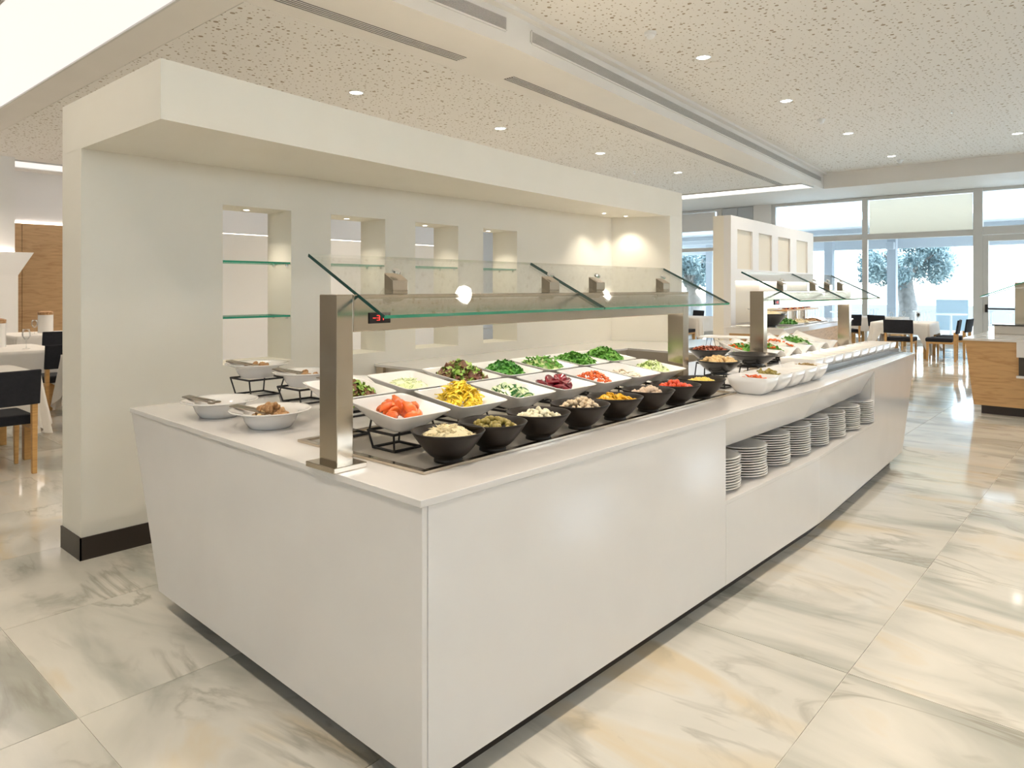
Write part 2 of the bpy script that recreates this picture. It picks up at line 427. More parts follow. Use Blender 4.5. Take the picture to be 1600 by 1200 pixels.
for y in (-.1, 2.75, 5.62):
    downlight(-.9, y, ZR-.004, 'recessed downlight of the raised ceiling overhead', 'downlights of the raised ceiling overhead')
downlight(-1.8, 16.66, ZR-.004, 'recessed downlight at the right edge of the raised ceiling', 'downlights of the raised ceiling')
for x, y in ((-15.2, 2.9), (-15.2, 6), (-10.2, 3.6), (-10.0, 8.4), (-14.5, 11.3), (-12.5, 5.6), (-12.5, 11.3), (2.4, 3), (2.4, 8.5)):  # extra downlights, put in mainly to lighten the dim left dining area
    downlight(x, y, (ZL if x < -5 else ZR)-.004, 'recessed downlight added to brighten the far sides of the room', 'added downlights at the room sides')

def detector(x, y, z, label):
    t = thing('smoke_detector', label, 'detector', (x, y, z))
    MB().lathe([(.07, 0), (.07, -.025), (.062, -.035)], 20, capb=False, capt=True).build('base', 'white_plastic', t, True, auto=30)
    MB().lathe([(.05, -.035), (.046, -.06), (.025, -.075)], 20, capb=False, capt=True).build('sensor', 'white_plastic', t, True, auto=30)
detector(-4.28, 7.26, ZR-.004, 'white smoke detector nearest on the raised ceiling')
detector(-4.235, 12.99, ZR-.004, 'white smoke detector midway on the raised ceiling')
detector(-4.207, 18.3, ZR-.004, 'white smoke detector farthest on the raised ceiling')
sp = MB().lathe([(.13, 0), (.13, -.006), (.12, -.010)], 28, capb=False, capt=True).build('ceiling_speaker', 'ceiling_paint', None, True, auto=30)
sp.location = (-4.243, 8.87, ZR-.004); tag(sp, 'flat round speaker cover beside a downlight', 'speaker')
def sprinkler(x, y, z, label):
    t = thing('sprinkler', label, 'sprinkler', (x, y, z))
    MB().lathe([(.03, 0), (.03, -.006), (.008, -.01), (.008, -.05)], 12, capb=False, capt=True).build('pipe', 'chrome', t, True, auto=30)
    MB().lathe([(.022, -.05), (.022, -.054)], 12, capt=True).build('deflector', 'chrome', t)
sprinkler(-2.38, 13.73, ZR-.004, 'small sprinkler head on the raised ceiling')
sprinkler(-8.35, 13.5, ZL-.004, 'small sprinkler head above the partition end')

# linear slot diffusers and the long side grilles
def slot(y0, y1, label):
    n = max(1, int((y1-y0)/2.5)); ys = [y0 + (y1-y0)*k/n for k in range(n+1)]
    if y0 < 5.6 < y1: ys = sorted(set(ys + [5.6]))
    t = thing('slot_diffuser', label, 'air vent')
    strip_along(MB(), -.775, -.615, ZL-.003, ZL+.001, ys).build('backing', 'dark_gap', t)
    for k in range(5):
        o = -.785 + k*.037
        strip_along(MB(), o+.003, o+.013, ZL-.009, ZL-.002, ys).build('slat', 'ceiling_paint', t)
slot(1.0, 5.62, 'shorter slot air vent in the dropped ceiling band')
slot(6.5, 18.0, 'longer slot air vent running to the window wall')
def grille(y0, y1, z0, z1, label, n=10):
    ys = [y0, 5.6, y1] if y0 < 5.6 < y1 else [y0, y1]
    t = thing('air_grille', label, 'air vent')
    strip_along(MB(), .001, .004, z0, z1, ys).build('backing', 'dark_gap', t)
    f = MB(); strip_along(f, .001, .014, z0-.018, z0, ys); strip_along(f, .001, .014, z1, z1+.018, ys)
    strip_along(f, .001, .014, z0, z1, [y0-.02, y0]); strip_along(f, .001, .014, z0, z1, [y1, y1+.02]); f.build('frame', 'ceiling_paint', t)
    p = (z1-z0)/n
    for k in range(n):
        strip_along(MB(), .002, .012, z0+k*p, z0+k*p+p*.52, ys).build('slat', 'grille_metal', t)
grille(2.6, 5.58, 4.215, 4.345, 'nearer air grille on the side of the ceiling step')
grille(6.05, 18.9, 4.215, 4.335, 'longer air grille on the side of the ceiling step')

# ------------------------------------------------------------------ room walls
struct(MB().box(-18.9, -18.5, -5.2, 22, 0, 4.75).build('wall_left', 'white_wall'))
def fill_light_wall(name, pts, label, blank=0):
    """wall with a row of openings added to let in fill daylight; pts = (axis, fixed0, fixed1, start, end, bays)"""
    ax, f0, f1, a, b, n = pts; root = struct(link(name, None), label)
    def bx(u0, u1, z0, z1):
        q = MB()
        q.box(u0, u1, f0, f1, z0, z1) if ax == 'x' else q.box(f0, f1, u0, u1, z0, z1)
        return q
    bx(a, b, 0, 2.3).build('wall_base', 'room_paint', root); bx(a, b, 3.3, 4.75).build('wall_head', 'room_paint', root)
    st = (b-a)/n
    if blank: bx(a, a+blank*st, 2.3, 3.3).build('wall_blank', 'room_paint', root)
    for k in range(blank, n+1):
        u = a+k*st; bx(max(a+blank*st, u-1.32), min(b, u+1.32), 2.3, 3.3).build('wall_pier', 'room_paint', root)
    return root
fill_light_wall('wall_back', ('x', -5.5, -5.2, -18.9, 5.5, 6), 'rear wall with clerestory openings added for fill daylight', 4)  # unseen walls; their high openings are added as a source of fill daylight
fill_light_wall('wall_right', ('y', 5.2, 5.5, -5.2, 22, 6), 'right wall with clerestory openings added for fill daylight')
wp = thing('wall_panelling', 'oak wall cladding far left under a glowing cove', 'wall panel', (-18.5, 0, 0))
for k in range(4):
    MB().box(0, .05, 2.2+k*1.2+.004, 2.2+(k+1)*1.2-.004, 0, 2.92).build('panel', 'wood_cladding', wp)
MB().box(0, .03, 2.2, 7.0, 2.93, 2.96).build('cove_strip', 'cove_light', wp)

sw = thing('screen_wall', 'plain white screen wall seen through the partition niches', 'screen', (-12, 5.6, 0))
MB().box(-.2, 0, 0, 6.4, 0, 2.45).build('wall_panel', 'white_wall', sw)
MB().box(-.16, -.04, .1, 6.3, 2.4505, 2.46).build('cove_strip', 'cove_light', sw)
# white pillar with a flared collar at far left
pl = thing('pillar', 'white pillar with a flared lower casing at far left', 'pillar', (-16.6, 0, 0))
MB().box(-.8, 0, .6, 4.02, 2.2, ZL-.001).build('shaft', 'white_wall', pl)
MB().hexa([(-.9, .6, .02), (.1, .6, .02), (.1, 4.05, .02), (-.9, 4.05, .02), (-.9, .6, 1.75), (.1, .6, 1.75), (.1, 4.05, 1.75), (-.9, 4.05, 1.75)]).build('casing', 'white_wall', pl)
MB().hexa([(-.9, .6, 1.75), (.1, .6, 1.75), (.1, 4.05, 1.75), (-.9, 4.05, 1.75), (-.9, .6, 2.2), (.16, .6, 2.2), (.16, 4.3, 2.2), (-.9, 4.3, 2.2)]).build('collar', 'white_wall', pl)
MB().box(.02, .07, .7, 4.0, 2.202, 2.215).build('cove_strip', 'cove_light', pl)

# ------------------------------------------------------------------ partition with niches
PX0, PX1 = -4.684, -4.374
YN, YF = 1.367, 7.14
part = struct(link('wall_partition', None), 'free-standing cream partition with four lit niches under a deep canopy'); part.location = (0, 0, 0)
nich = [(2.173, 2.659), (2.978, 3.469), (3.773, 4.252), (4.559, 5.016)]
wb = MB()
wb.box(PX0, PX1, YN, YF, 0, 1.01); wb.box(PX0, PX1, YN, YF, 2.03, 2.27)
e = [YN] + [v for n in nich for v in n] + [YF]
for a, b in zip(e[0::2], e[1::2]): wb.box(PX0, PX1, a, b, 1.01, 2.03)
wb.build('wall_body', 'wall_paint', part)
def canopy_x(y):
    P = [(1.367, -3.338), (2.2, -3.45), (3.0, -3.545), (4.0, -3.635), (5.03, -3.71), (6.1, -3.765), (7.14, -3.81)]
    for (a, xa), (b, xb) in zip(P[:-1], P[1:]):
        if y <= b + 1e-6: return xa + (xb-xa)*(y-a)/(b-a)
ys = [1.367, 1.8, 2.2, 2.6, 3.0, 3.5, 4.0, 4.5, 5.03, 5.6, 6.1, 6.6, 7.14]
MB().prism([(PX0, 1.367)] + [(canopy_x(y), y) for y in ys] + [(PX0, 7.14)], 2.268, 2.545).build('canopy', 'wall_paint', part)
MB().prism([(PX1-.01, 6.59), (-3.765, 6.79), (-3.81, 7.14), (PX1-.01, 7.14)], 0, 2.269).build('end_fin', 'wall_paint', part)
bb = MB(); bb.box(PX1, PX1+.008, YN-.008, 3.3, 0, .125); bb.box(PX0-.008, PX1+.008, YN-.008, YN, 0, .125); bb.box(PX0-.008, PX0, YN, YF, 0, .125)
struct(bb.build('baseboard_partition', 'plinth_dark'), 'dark brown skirting board around the partition foot')
def spotlet(x, y, z, label, group, watt):
    t = thing('niche_spotlight', label, 'spotlight', (x, y, z), 0, group)
    MB().lathe([(.026, 0), (.026, -.004), (.02, -.005)], 16, capb=False).build('ring', 'chrome', t)
    MB().lathe([(.02, -.003), (.006, -.004)], 16, capb=False, capt=True).build('lens', 'lamp_glow', t)
    ld = bpy.data.lights.get('niche_beam%d' % watt)
    if ld is None:
        ld = bpy.data.lights.new('niche_beam%d' % watt, 'SPOT'); ld.energy = watt; ld.color = (1, .9, .74); ld.spot_size = radians(110); ld.spot_blend = .7; ld.shadow_soft_size = .03
    lo = bpy.data.objects.new('niche_beam', ld); C.objects.link(lo); lo.parent = t; lo.location = (0, 0, -.012)
nn = ['first', 'second', 'third', 'fourth']
for i, (a, b) in enumerate(nich):
    spotlet(-4.53, (a+b)/2, 2.03, 'tiny spotlight in the top of the %s niche from the left' % nn[i], 'niche spotlights', 5)
    for k, z in enumerate((1.671, 1.309)):
        t = thing('glass_shelf', '%s glass shelf in the %s niche from the left' % (['upper', 'lower'][k], nn[i]), 'shelf', (-4.5, (a+b)/2, z), 0, 'glass shelves in the niches')
        hw = (b-a)/2 - .003
        g = MB().box(-.14, .12, -hw, hw, -.006, .006); g.m = [0, 0, 1, 1, 1, 1]
        g.build('pane', ['guard_glass', 'glass_edge'], t)
        for sx in (-.09, .08):
            for sy in (-hw+.004, hw-.004):
                MB().lathe([(.008, -.022), (.008, -.0065)], 10, (sx, sy, 0), capt=True).build('shelf_pin', 'chrome', t)
for i, (x, y) in enumerate(((-4.13, 6.09), (-4.12, 6.48))):
    spotlet(x, y, 2.268, ['left spotlight of the pair under the canopy end', 'right spotlight of the pair under the canopy end'][i], 'canopy spotlights', 9)

# ------------------------------------------------------------------ window wall
YW = 21.8
struct(MB().box(-18.6, -16.0, YW, YW+.3, 0, 4.08).build('wall_front', 'white_wall'))
struct(MB().box(-9.12, -8.56, YW-.1, YW+.3, 0, 4.07).build('wall_front', 'white_wall'), 'white wall pier beside the windows')
cup = thing('tall_cupboard', 'pale grey double cupboard against the window wall', 'cupboard', (-9.66, YW-.05, 0))
MB().box(-.5, .53, -.02, .3, 0, 4.06).build('body', 'canopy_outside', cup)
for k in range(2): MB().box(-.49+k*.515, .015+k*.51, -.045, -.021, .05, 4.04).build('door', 'canopy_outside', cup, bevel=.004)
def window(n, x0, x1, bays, label, blind=None):
    """bays: list of (x0, x1, z0, z1)"""
    root = struct(link('window_%d' % n, None), label); root.location = (0, YW, 0)
    f = MB()
    return root, f
def frame_bar(root, x0, x1, z0, z1, d=.06):
    MB().box(x0, x1, -d, d, z0, z1).build('window_frame', 'alu_frame', root, bevel=.006)
def pane(root, x0, x1, z0, z1):
    # dark gasket line round the pane and the glass itself
    MB().box(x0, x1, -.008, .008, z0, z1).build('pane', 'window_glass', root)
r1 = struct(link('window_1', None), 'glazed bay with aluminium frames left of the exit door'); r1.location = (0, YW, 0)
frame_bar(r1, -8.56, -8.44, 0, 4.06); frame_bar(r1, -5.97, -5.83, 0, 4.06); frame_bar(r1, -3.29, -3.08, 0, 4.07, .08)
frame_bar(r1, -8.44, -5.97, 2.86, 3.02); frame_bar(r1, -5.83, -3.29, 2.86, 3.02)
frame_bar(r1, -8.44, -5.97, 3.98, 4.06); frame_bar(r1, -5.83, -3.29, 3.98, 4.06)
frame_bar(r1, -8.44, -5.97, 0, .1); frame_bar(r1, -5.83, -3.29, 0, .1)
for a, b in ((-8.44, -5.97), (-5.83, -3.29)): pane(r1, a, b, .1, 2.86); pane(r1, a, b, 3.02, 3.98)
bl = MB().box(-5.80, -3.32, -.055, -.03, 3.03, 3.97).build('roller_blind', 'blind'); bl.location = (0, YW+.1, 0); tag(bl, 'beige blind closing the upper middle window', 'blind')
d1 = struct(link('door_1', None), 'glazed exit door with a dark push bar'); d1.location = (0, YW, 0)
def dbar(x0, x1, z0, z1, d=.05): MB().box(x0, x1, -d, d, z0, z1).build('door_frame', 'alu_frame', d1, bevel=.006)
dbar(-3.08, -2.96, 0, 2.86); dbar(-1.72, -1.6, 0, 2.86); dbar(-2.96, -1.72, 2.70, 2.86); dbar(-2.96, -1.72, 0, .14)
MB().box(-2.96, -1.72, -.008, .008, .14, 2.70).build('pane', 'window_glass', d1)
pb = MB().tube([(-2.98, -.13, .97), (-1.75, -.13, .97)], .022, 8).build('push_bar', 'plastic_black', d1)
for x in (-2.99, -1.74): MB().box(x-.035, x+.035, -.15, -.05, .88, 1.08).build('push_bar_end', 'plastic_black', d1, bevel=.01)
r2 = struct(link('window_2', None), 'glazing above and right of the exit door'); r2.location = (0, YW, 0)
frame_bar(r2, -3.08, 5.2, 2.87, 3.08); frame_bar(r2, -3.08, 5.2, 3.99, 4.07); frame_bar(r2, -1.6, -1.45, 0, 4.06)
frame_bar(r2, 1.3, 1.45, 0, 4.06); frame_bar(r2, -1.45, 5.2, 0, .1)
pane(r2, -3.08, -1.6, 3.08, 3.99)
for a, b in ((-1.45, 1.3), (1.45, 5.2)): pane(r2, a, b, .1, 2.87); pane(r2, a, b, 3.08, 3.99)
r3 = struct(link('window_3', None), 'windows beyond the partition end'); r3.location = (0, YW, 0)
for x in (-16.0, -13.2, -10.36): frame_bar(r3, x, x+.18, 0, 4.06)
for a, b in ((-15.82, -13.2), (-13.02, -10.36)):
    frame_bar(r3, a, b, 2.7, 2.82); frame_bar(r3, a, b, 3.98, 4.06); frame_bar(r3, a, b, 0, .1)
    pane(r3, a, b, .1, 2.7); pane(r3, a, b, 2.82, 3.98)
bl = MB().box(-15.8, -10.4, -.02, .01, 3.36, 3.97).build('roller_blind', 'white_wall'); bl.location = (0, YW-.09, 0); tag(bl, 'white blind half lowered over the far left windows', 'blind')

# ------------------------------------------------------------------ outside
terr = tag(MB().box(-60, 40, 22.1, 90, -.2, -.02).build('terrace_ground', 'terrace'), 'sunlit pale terrace paving beyond the windows', None); struct(terr)
h = MB(); nx, ny = 24, 12; vs = []
for j in range(ny+1):
    for i in range(nx+1):
        x = -75+i*5.5; y = 42+j*5; z = -.1 + 11*(j/ny)**.8 + .5*mnoise.noise((x*.1, y*.1, 3))
        vs.append((x, y, z))
h.add(vs, [(j*(nx+1)+i, j*(nx+1)+i+1, (j+1)*(nx+1)+i+1, (j+1)*(nx+1)+i) for j in range(ny) for i in range(nx)])
struct(h.build('hillside', 'hillside', None, True), 'bleached dry hillside outside')
lw = MB().box(-22, 6, 33.6, 33.8, -.02, .78).build('terrace_wall', 'terrace_wall'); struct(lw, 'low grey wall around the terrace')
oc = thing('terrace_canopy', 'flat pale canopy roof over the terrace outside', 'canopy', (0, 26, 0))
MB().box(-20, 8, -3.0, 2.5, 3.35, 3.55).build('roof_slab', 'canopy_outside', oc)
for x in (-8.75, -6.62, -13.5, -1.2): MB().box(x-.14, x+.14, 1.6, 1.9, -.02, 3.35).build('post', 'post_outside', oc)
MB().box(-20, 8, 2.2, 2.45, 2.92, 3.35).build('fascia', 'canopy_outside', oc)
MB().box(-20, 8, -2.9, -2.6, 3.82, 4.3).build('roof_beam', 'canopy_outside', oc)
for y in (-2.2, -.2): MB().box(-20, 8, y, y+.18, 3.20, 3.35).build('roof_beam', 'canopy_outside', oc)
ls = MB().box(-.13, .13, -.1, .1, -.13, .13).build('wall_speaker', 'post_outside', None, bevel=.02); ls.location = (-6.62, 27.48, 2.98); tag(ls, 'small dark speaker box on a terrace post', 'speaker')
def olive(x, y, cz, rx, rz, label, seed):
    rnd = random.Random(seed)
    t = thing('olive_tree', label, 'tree', (x, y, -.02), 0, 'olive trees on the terrace')
    tr = MB()
    top = cz - rz*.35
    tr.tube([(.28, 0, 0), (.24, .02, top*.35), (.12, .05, top*.7), (.05, 0, top)], [.42, .33, .30, .28], 9)
    for k in range(7):
        a = k*.9+rnd.random(); l = rx*(.45+.35*rnd.random())
        tr.tube([(0, 0, top*.75), (cos(a)*l*.4, sin(a)*l*.4, top+.15), (cos(a)*l, sin(a)*l, cz+rz*rnd.uniform(-.2, .5))], [.15, .1, .03], 6)
    tr.build('trunk', 'olive_bark', t, True)
    fo = MB()
    cl = []
    for k in range(46):
        a = rnd.uniform(0, 2*pi); r = sqrt(rnd.random())*.85; zz = rnd.uniform(-.75, .8)*sqrt(max(0, 1-r*r*.7))
        cl.append((cos(a)*r*rx, sin(a)*r*rx, cz+zz*rz, rnd.uniform(.22, .42)*rx*.6))
    for (cx, cy, c3, cr) in cl:
        for k in range(230):
            u = Vector((rnd.gauss(0, 1), rnd.gauss(0, 1), rnd.gauss(0, .8))).normalized()*cr*rnd.random()**.45
            p = Vector((cx, cy, c3))+u
            d = Vector((rnd.gauss(0, 1), rnd.gauss(0, 1), rnd.gauss(0, 1))).normalized(); q = d.orthogonal().normalized()
            L_, W_ = .095, .03
            fo.add([p-d*L_, p+q*W_, p+d*L_, p-q*W_], [(0, 1, 2, 3)])
    f = fo.build('foliage', 'olive_leaf', t); f['kind'] = 'stuff'
olive(-6.85, 30.0, 2.5, 1.85, 1.05, 'olive tree with a round crown seen through the middle window', 3)
olive(-15.6, 30.0, 2.45, 1.5, 1.0, 'olive tree seen through the gap beside the partition', 5)
def out_chair(x, y, rz, label):
    t = thing('terrace_chair', label, 'chair', (x, y, -.02), rz, 'white terrace chairs outside')
    MB().box(-.24, .24, -.24, .24, .42, .45).build('seat', 'white_plastic', t, bevel=.01)
    for sx in (-.22, .22):
        for sy in (-.22, .22): MB().tube([(sx, sy, .42), (sx*1.1, sy*1.1, 0)], .016, 6).build('leg', 'white_plastic', t)
    for k in range(5): MB().box(-.2+k*.085, -.15+k*.085, -.25, -.235, .46, .82).build('back_slat', 'white_plastic', t)
    MB().box(-.25, .25, -.255, -.23, .80, .84).build('back_rail', 'white_plastic', t, bevel=.006)
for i, (x, y, rz) in enumerate(((-8.2, 24.6, .3), (-6.6, 25.2, -2.6), (-5.0, 24.4, .2), (-3.6, 25.0, 2.8), (-2.6, 24.2, .1), (-13.8, 24.8, .4))):
    out_chair(x, y, rz, ['white slatted chair outside behind the left glazing', 'white slatted chair outside below the olive tree', 'white slatted chair outside behind the set table', 'white slatted chair outside beside the blue screen', 'white slatted chair outside the exit door', 'white slatted chair outside beyond the partition end'][i])
def out_table(x, y, label):
    t = thing('terrace_table', label, 'table', (x, y, -.02), 0, 'white terrace tables outside')
    MB().lathe([(.4, .71), (.42, .72), (.42, .74), (.4, .75)], 24, capt=True).build('table_top', 'white_plastic', t)
    MB().lathe([(.25, 0), (.25, .02), (.04, .04), (.03, .71)], 16).build('pedestal', 'white_plastic', t)
out_table(-7.4, 24.9, 'round white table outside left of the middle window'); out_table(-4.3, 24.7, 'round white table outside behind the set table')
sg = thing('blue_screen_board', 'pale blue board standing on the terrace', 'board', (-4.6, 26.6, -.02))
MB().box(-.45, .45, -.03, .03, .15, 1.15).build('panel', 'screen_blue', sg, bevel=.01)
for s_ in (-.38, .38): MB().box(s_-.03, s_+.03, -.2, .2, 0, .15).build('foot', 'white_plastic', sg)

# ================================================================== MAIN BUFFET ISLAND
TZ = .90
def front_x(y):
    return -1.525 + (y-1.335)*.07/3.115 if y <= 4.45 else -1.455 - (y-4.45)*.125/2.99
isl = thing('buffet_island', 'long white quartz buffet island with slanted ends and a plate recess', 'buffet counter', (-2.6, 4, 0))
off = Vector((-2.6, 4, 0))
def ib(mb, name, m, **k):
    mb.v = [(x-off.x, y-off.y, z) for x, y, z in mb.v]; return mb.build(name, m, isl, **k)
ib(MB().prism([(-3.8, 1.406), (-1.525, 1.335), (-1.455, 4.45), (-1.58, 7.44), (-2.75, 7.44), (-2.75, 2.35), (-3.8, 2.35)], TZ-.022, TZ), 'worktop', 'quartz', bevel=.002)
zb, zt = .085, TZ-.0225
# near end panel, left edge slanting inwards to the floor
ib(MB().hexa([(-3.44, 1.40, zb), (-1.53, 1.345, zb), (-1.53, 1.365, zb), (-3.44, 1.42, zb), (-3.79, 1.41, zt), (-1.53, 1.345, zt), (-1.53, 1.365, zt), (-3.79, 1.43, zt)]), 'end_panel', 'quartz', bevel=.0015)
# back side of the near block
ib(MB().hexa([(-3.44, 1.42, zb), (-3.42, 1.42, zb), (-3.42, 2.33, zb), (-3.44, 2.33, zb), (-3.79, 1.43, zt), (-3.77, 1.43, zt), (-3.77, 2.34, zt), (-3.79, 2.34, zt)]), 'back_panel', 'quartz')
ib(MB().hexa([(-3.44, 2.31, zb), (-2.7, 2.31, zb), (-2.7, 2.33, zb), (-3.44, 2.33, zb), (-3.79, 2.32, zt), (-2.7, 2.32, zt), (-2.7, 2.34, zt), (-3.79, 2.34, zt)]), 'inner_panel', 'quartz')
ib(MB().box(-2.72, -2.70, 2.33, 7.3, zb, zt), 'inner_panel', 'quartz')
def fpanel(y0, y1, z0, z1, t=.025, inset=.003, y1b=None):
    y1b = y1b or y1
    a, b, c = front_x(y0)-inset, front_x(y1)-inset, front_x(y1b)-inset
    return MB().hexa([(a-t, y0, z0), (a, y0, z0), (c, y1b, z0), (c-t, y1b, z0), (a-t, y0, z1), (a, y0, z1), (b, y1, z1), (b-t, y1, z1)])
R0, R1, RZ0, RZ1 = 3.215, 5.845, .487, .700
ib(fpanel(1.366, R0, zb, zt), 'front_panel', 'quartz', bevel=.0012)
ib(fpanel(R0+.002, 4.45, zb, RZ0-.02), 'front_panel', 'quartz')
ib(fpanel(4.45, 6.86, zb, RZ0-.02, y1b=6.86), 'front_panel', 'quartz')
def apron(y0, y1, ins=.10):
    a, b = front_x(y0)-.003, front_x(y1)-.003
    return MB().hexa([(a-ins-.02, y0, RZ1), (a-ins, y0, RZ1), (b-ins, y1, RZ1), (b-ins-.02, y1, RZ1), (a-.025, y0, zt), (a, y0, zt), (b, y1, zt), (b-.025, y1, zt)])
ib(apron(R0+.002, 4.45), 'recess_apron', 'quartz'); ib(apron(4.45, R1), 'recess_apron', 'quartz')
m = MB(); a = front_x(5.85)-.003
yt = lambda z: 6.86 + (7.41-6.86)*(z-zb)/(zt-zb)
m.hexa([(a-.025, R1, RZ0-.02), (a, R1, RZ0-.02), (front_x(yt(RZ0))-.003, yt(RZ0), RZ0-.02), (front_x(yt(RZ0))-.028, yt(RZ0), RZ0-.02),
        (a-.025, R1, zt), (a, R1, zt), (front_x(7.41)-.003, 7.41, zt), (front_x(7.41)-.028, 7.41, zt)])
m.hexa([(front_x(6.86)-.028, 6.855, zb), (front_x(6.86)-.003, 6.855, zb), (front_x(6.86)-.003, 6.86, zb), (front_x(6.86)-.028, 6.86, zb),
        (front_x(6.86)-.028, 6.855, RZ0-.02), (front_x(6.86)-.003, 6.855, RZ0-.02), (front_x(yt(RZ0))-.003, yt(RZ0), RZ0-.02), (front_x(yt(RZ0))-.028, yt(RZ0), RZ0-.02)])
ib(m, 'front_panel', 'quartz')
ib(MB().hexa([(-2.7, 6.84, zb), (-1.6, 6.84, zb), (-1.6, 6.86, zb), (-2.7, 6.86, zb), (-2.7, 7.39, zt), (-1.6, 7.39, zt), (-1.6, 7.41, zt), (-2.7, 7.41, zt)]), 'end_panel', 'quartz')
ib(MB().prism([(-1.98, R0), (front_x(R0)-.003, R0), (-1.458, 4.45), (front_x(R1)-.003, R1), (-1.98, R1)], RZ0-.02, RZ0), 'plate_shelf', 'quartz', bevel=.0015)
ib(MB().prism([(-1.98, R0), (front_x(R0)-.11, R0), (-1.57, 4.45), (front_x(R1)-.11, R1), (-1.98, R1)], RZ1, RZ1+.02), 'recess_top', 'quartz')
ib(MB().box(-2.0, -1.98, R0, R1, RZ0-.02, RZ1+.02), 'recess_back', 'quartz')
ib(MB().box(-1.98, front_x(R0)-.029, R0-.02, R0, RZ0-.02, zt), 'recess_side', 'quartz'); ib(MB().box(-1.98, front_x(R1)-.029, R1, R1+.02, RZ0-.02, zt), 'recess_side', 'quartz')
ib(MB().prism([(-3.3, 1.50), (-1.60, 1.44), (-1.53, 4.45), (-1.62, 6.7), (-2.6, 6.7), (-2.6, 2.25), (-3.3, 2.25)], 0, .09), 'plinth', 'plinth_dark')

# stack of plates: every plate is a thing
plate_me = MB().lathe([(.085, 0), (.09, .004), (.135, .015), (.151, .017), (.1535, .0195), (.152, .022), (.138, .021), (.092, .008), (.0, .0065)], 32, capb=True).mesh('plate', 'porcelain_soft', True)
ORD = ['', 'second', 'third', 'fourth', 'fifth', 'sixth', 'seventh', 'eighth', 'ninth', 'tenth', 'eleventh', 'twelfth', 'thirteenth']
words = ['nearest half hidden', 'second nearest', 'third nearest', 'fourth nearest', 'fifth nearest', 'sixth nearest', 'seventh nearest', 'farthest']
for i in range(8):
    y = 3.40+i*.338; n = [12, 12, 13, 13, 13, 12, 12, 12][i]
    for k in range(n):
        o = link('plate', plate_me); o.location = (-1.66+U(-.003, .003), y+U(-.003, .003), RZ0+.0005+k*.0136); o.rotation_euler = (0, 0, U(0, 6))
        tag(o, '%s white plate of the %s stack in the counter recess' % ('top' if k == n-1 else ORD[n-1-k]+' from top', words[i]), 'plate', 'stacked white plates in the recess')

# back counter along the partition with its return
BZ = .925
bc = thing('back_counter', 'white service counter along the partition with a steel corner post', 'counter', (-4.0, 4.6, 0)); bo = Vector((-4.0, 4.6, 0))
def bb_(mb, name, m, **k):
    mb.v = [(x-bo.x, y-bo.y, z) for x, y, z in mb.v]; return mb.build(name, m, bc, **k)
bb_(MB().prism([(-4.372, 3.36), (-3.70, 3.36), (-3.70, 5.86), (-2.752, 5.76), (-2.752, 7.42), (-3.74, 7.42), (-3.77, 6.78), (-4.372, 6.58)], BZ-.02, BZ), 'worktop', 'quartz', bevel=.002)
bb_(MB().box(-4.37, -3.72, 3.40, 3.42, 0, BZ-.021), 'end_panel', 'steel_tray'); bb_(MB().box(-3.74, -3.72, 3.42, 5.88, 0, BZ-.021), 'front_panel', 'steel_tray')
bb_(MB().box(-3.72, -2.76, 5.86, 5.88, 0, BZ-.021), 'return_panel', 'steel_tray')
bb_(MB().box(-4.36, -4.28, 3.37, 3.40, 0, BZ-.021), 'corner_post', 'steel', bevel=.003)
bb_(MB().box(-3.70, -2.76, 7.38, 7.40, 0, BZ-.021), 'end_panel', 'quartz')

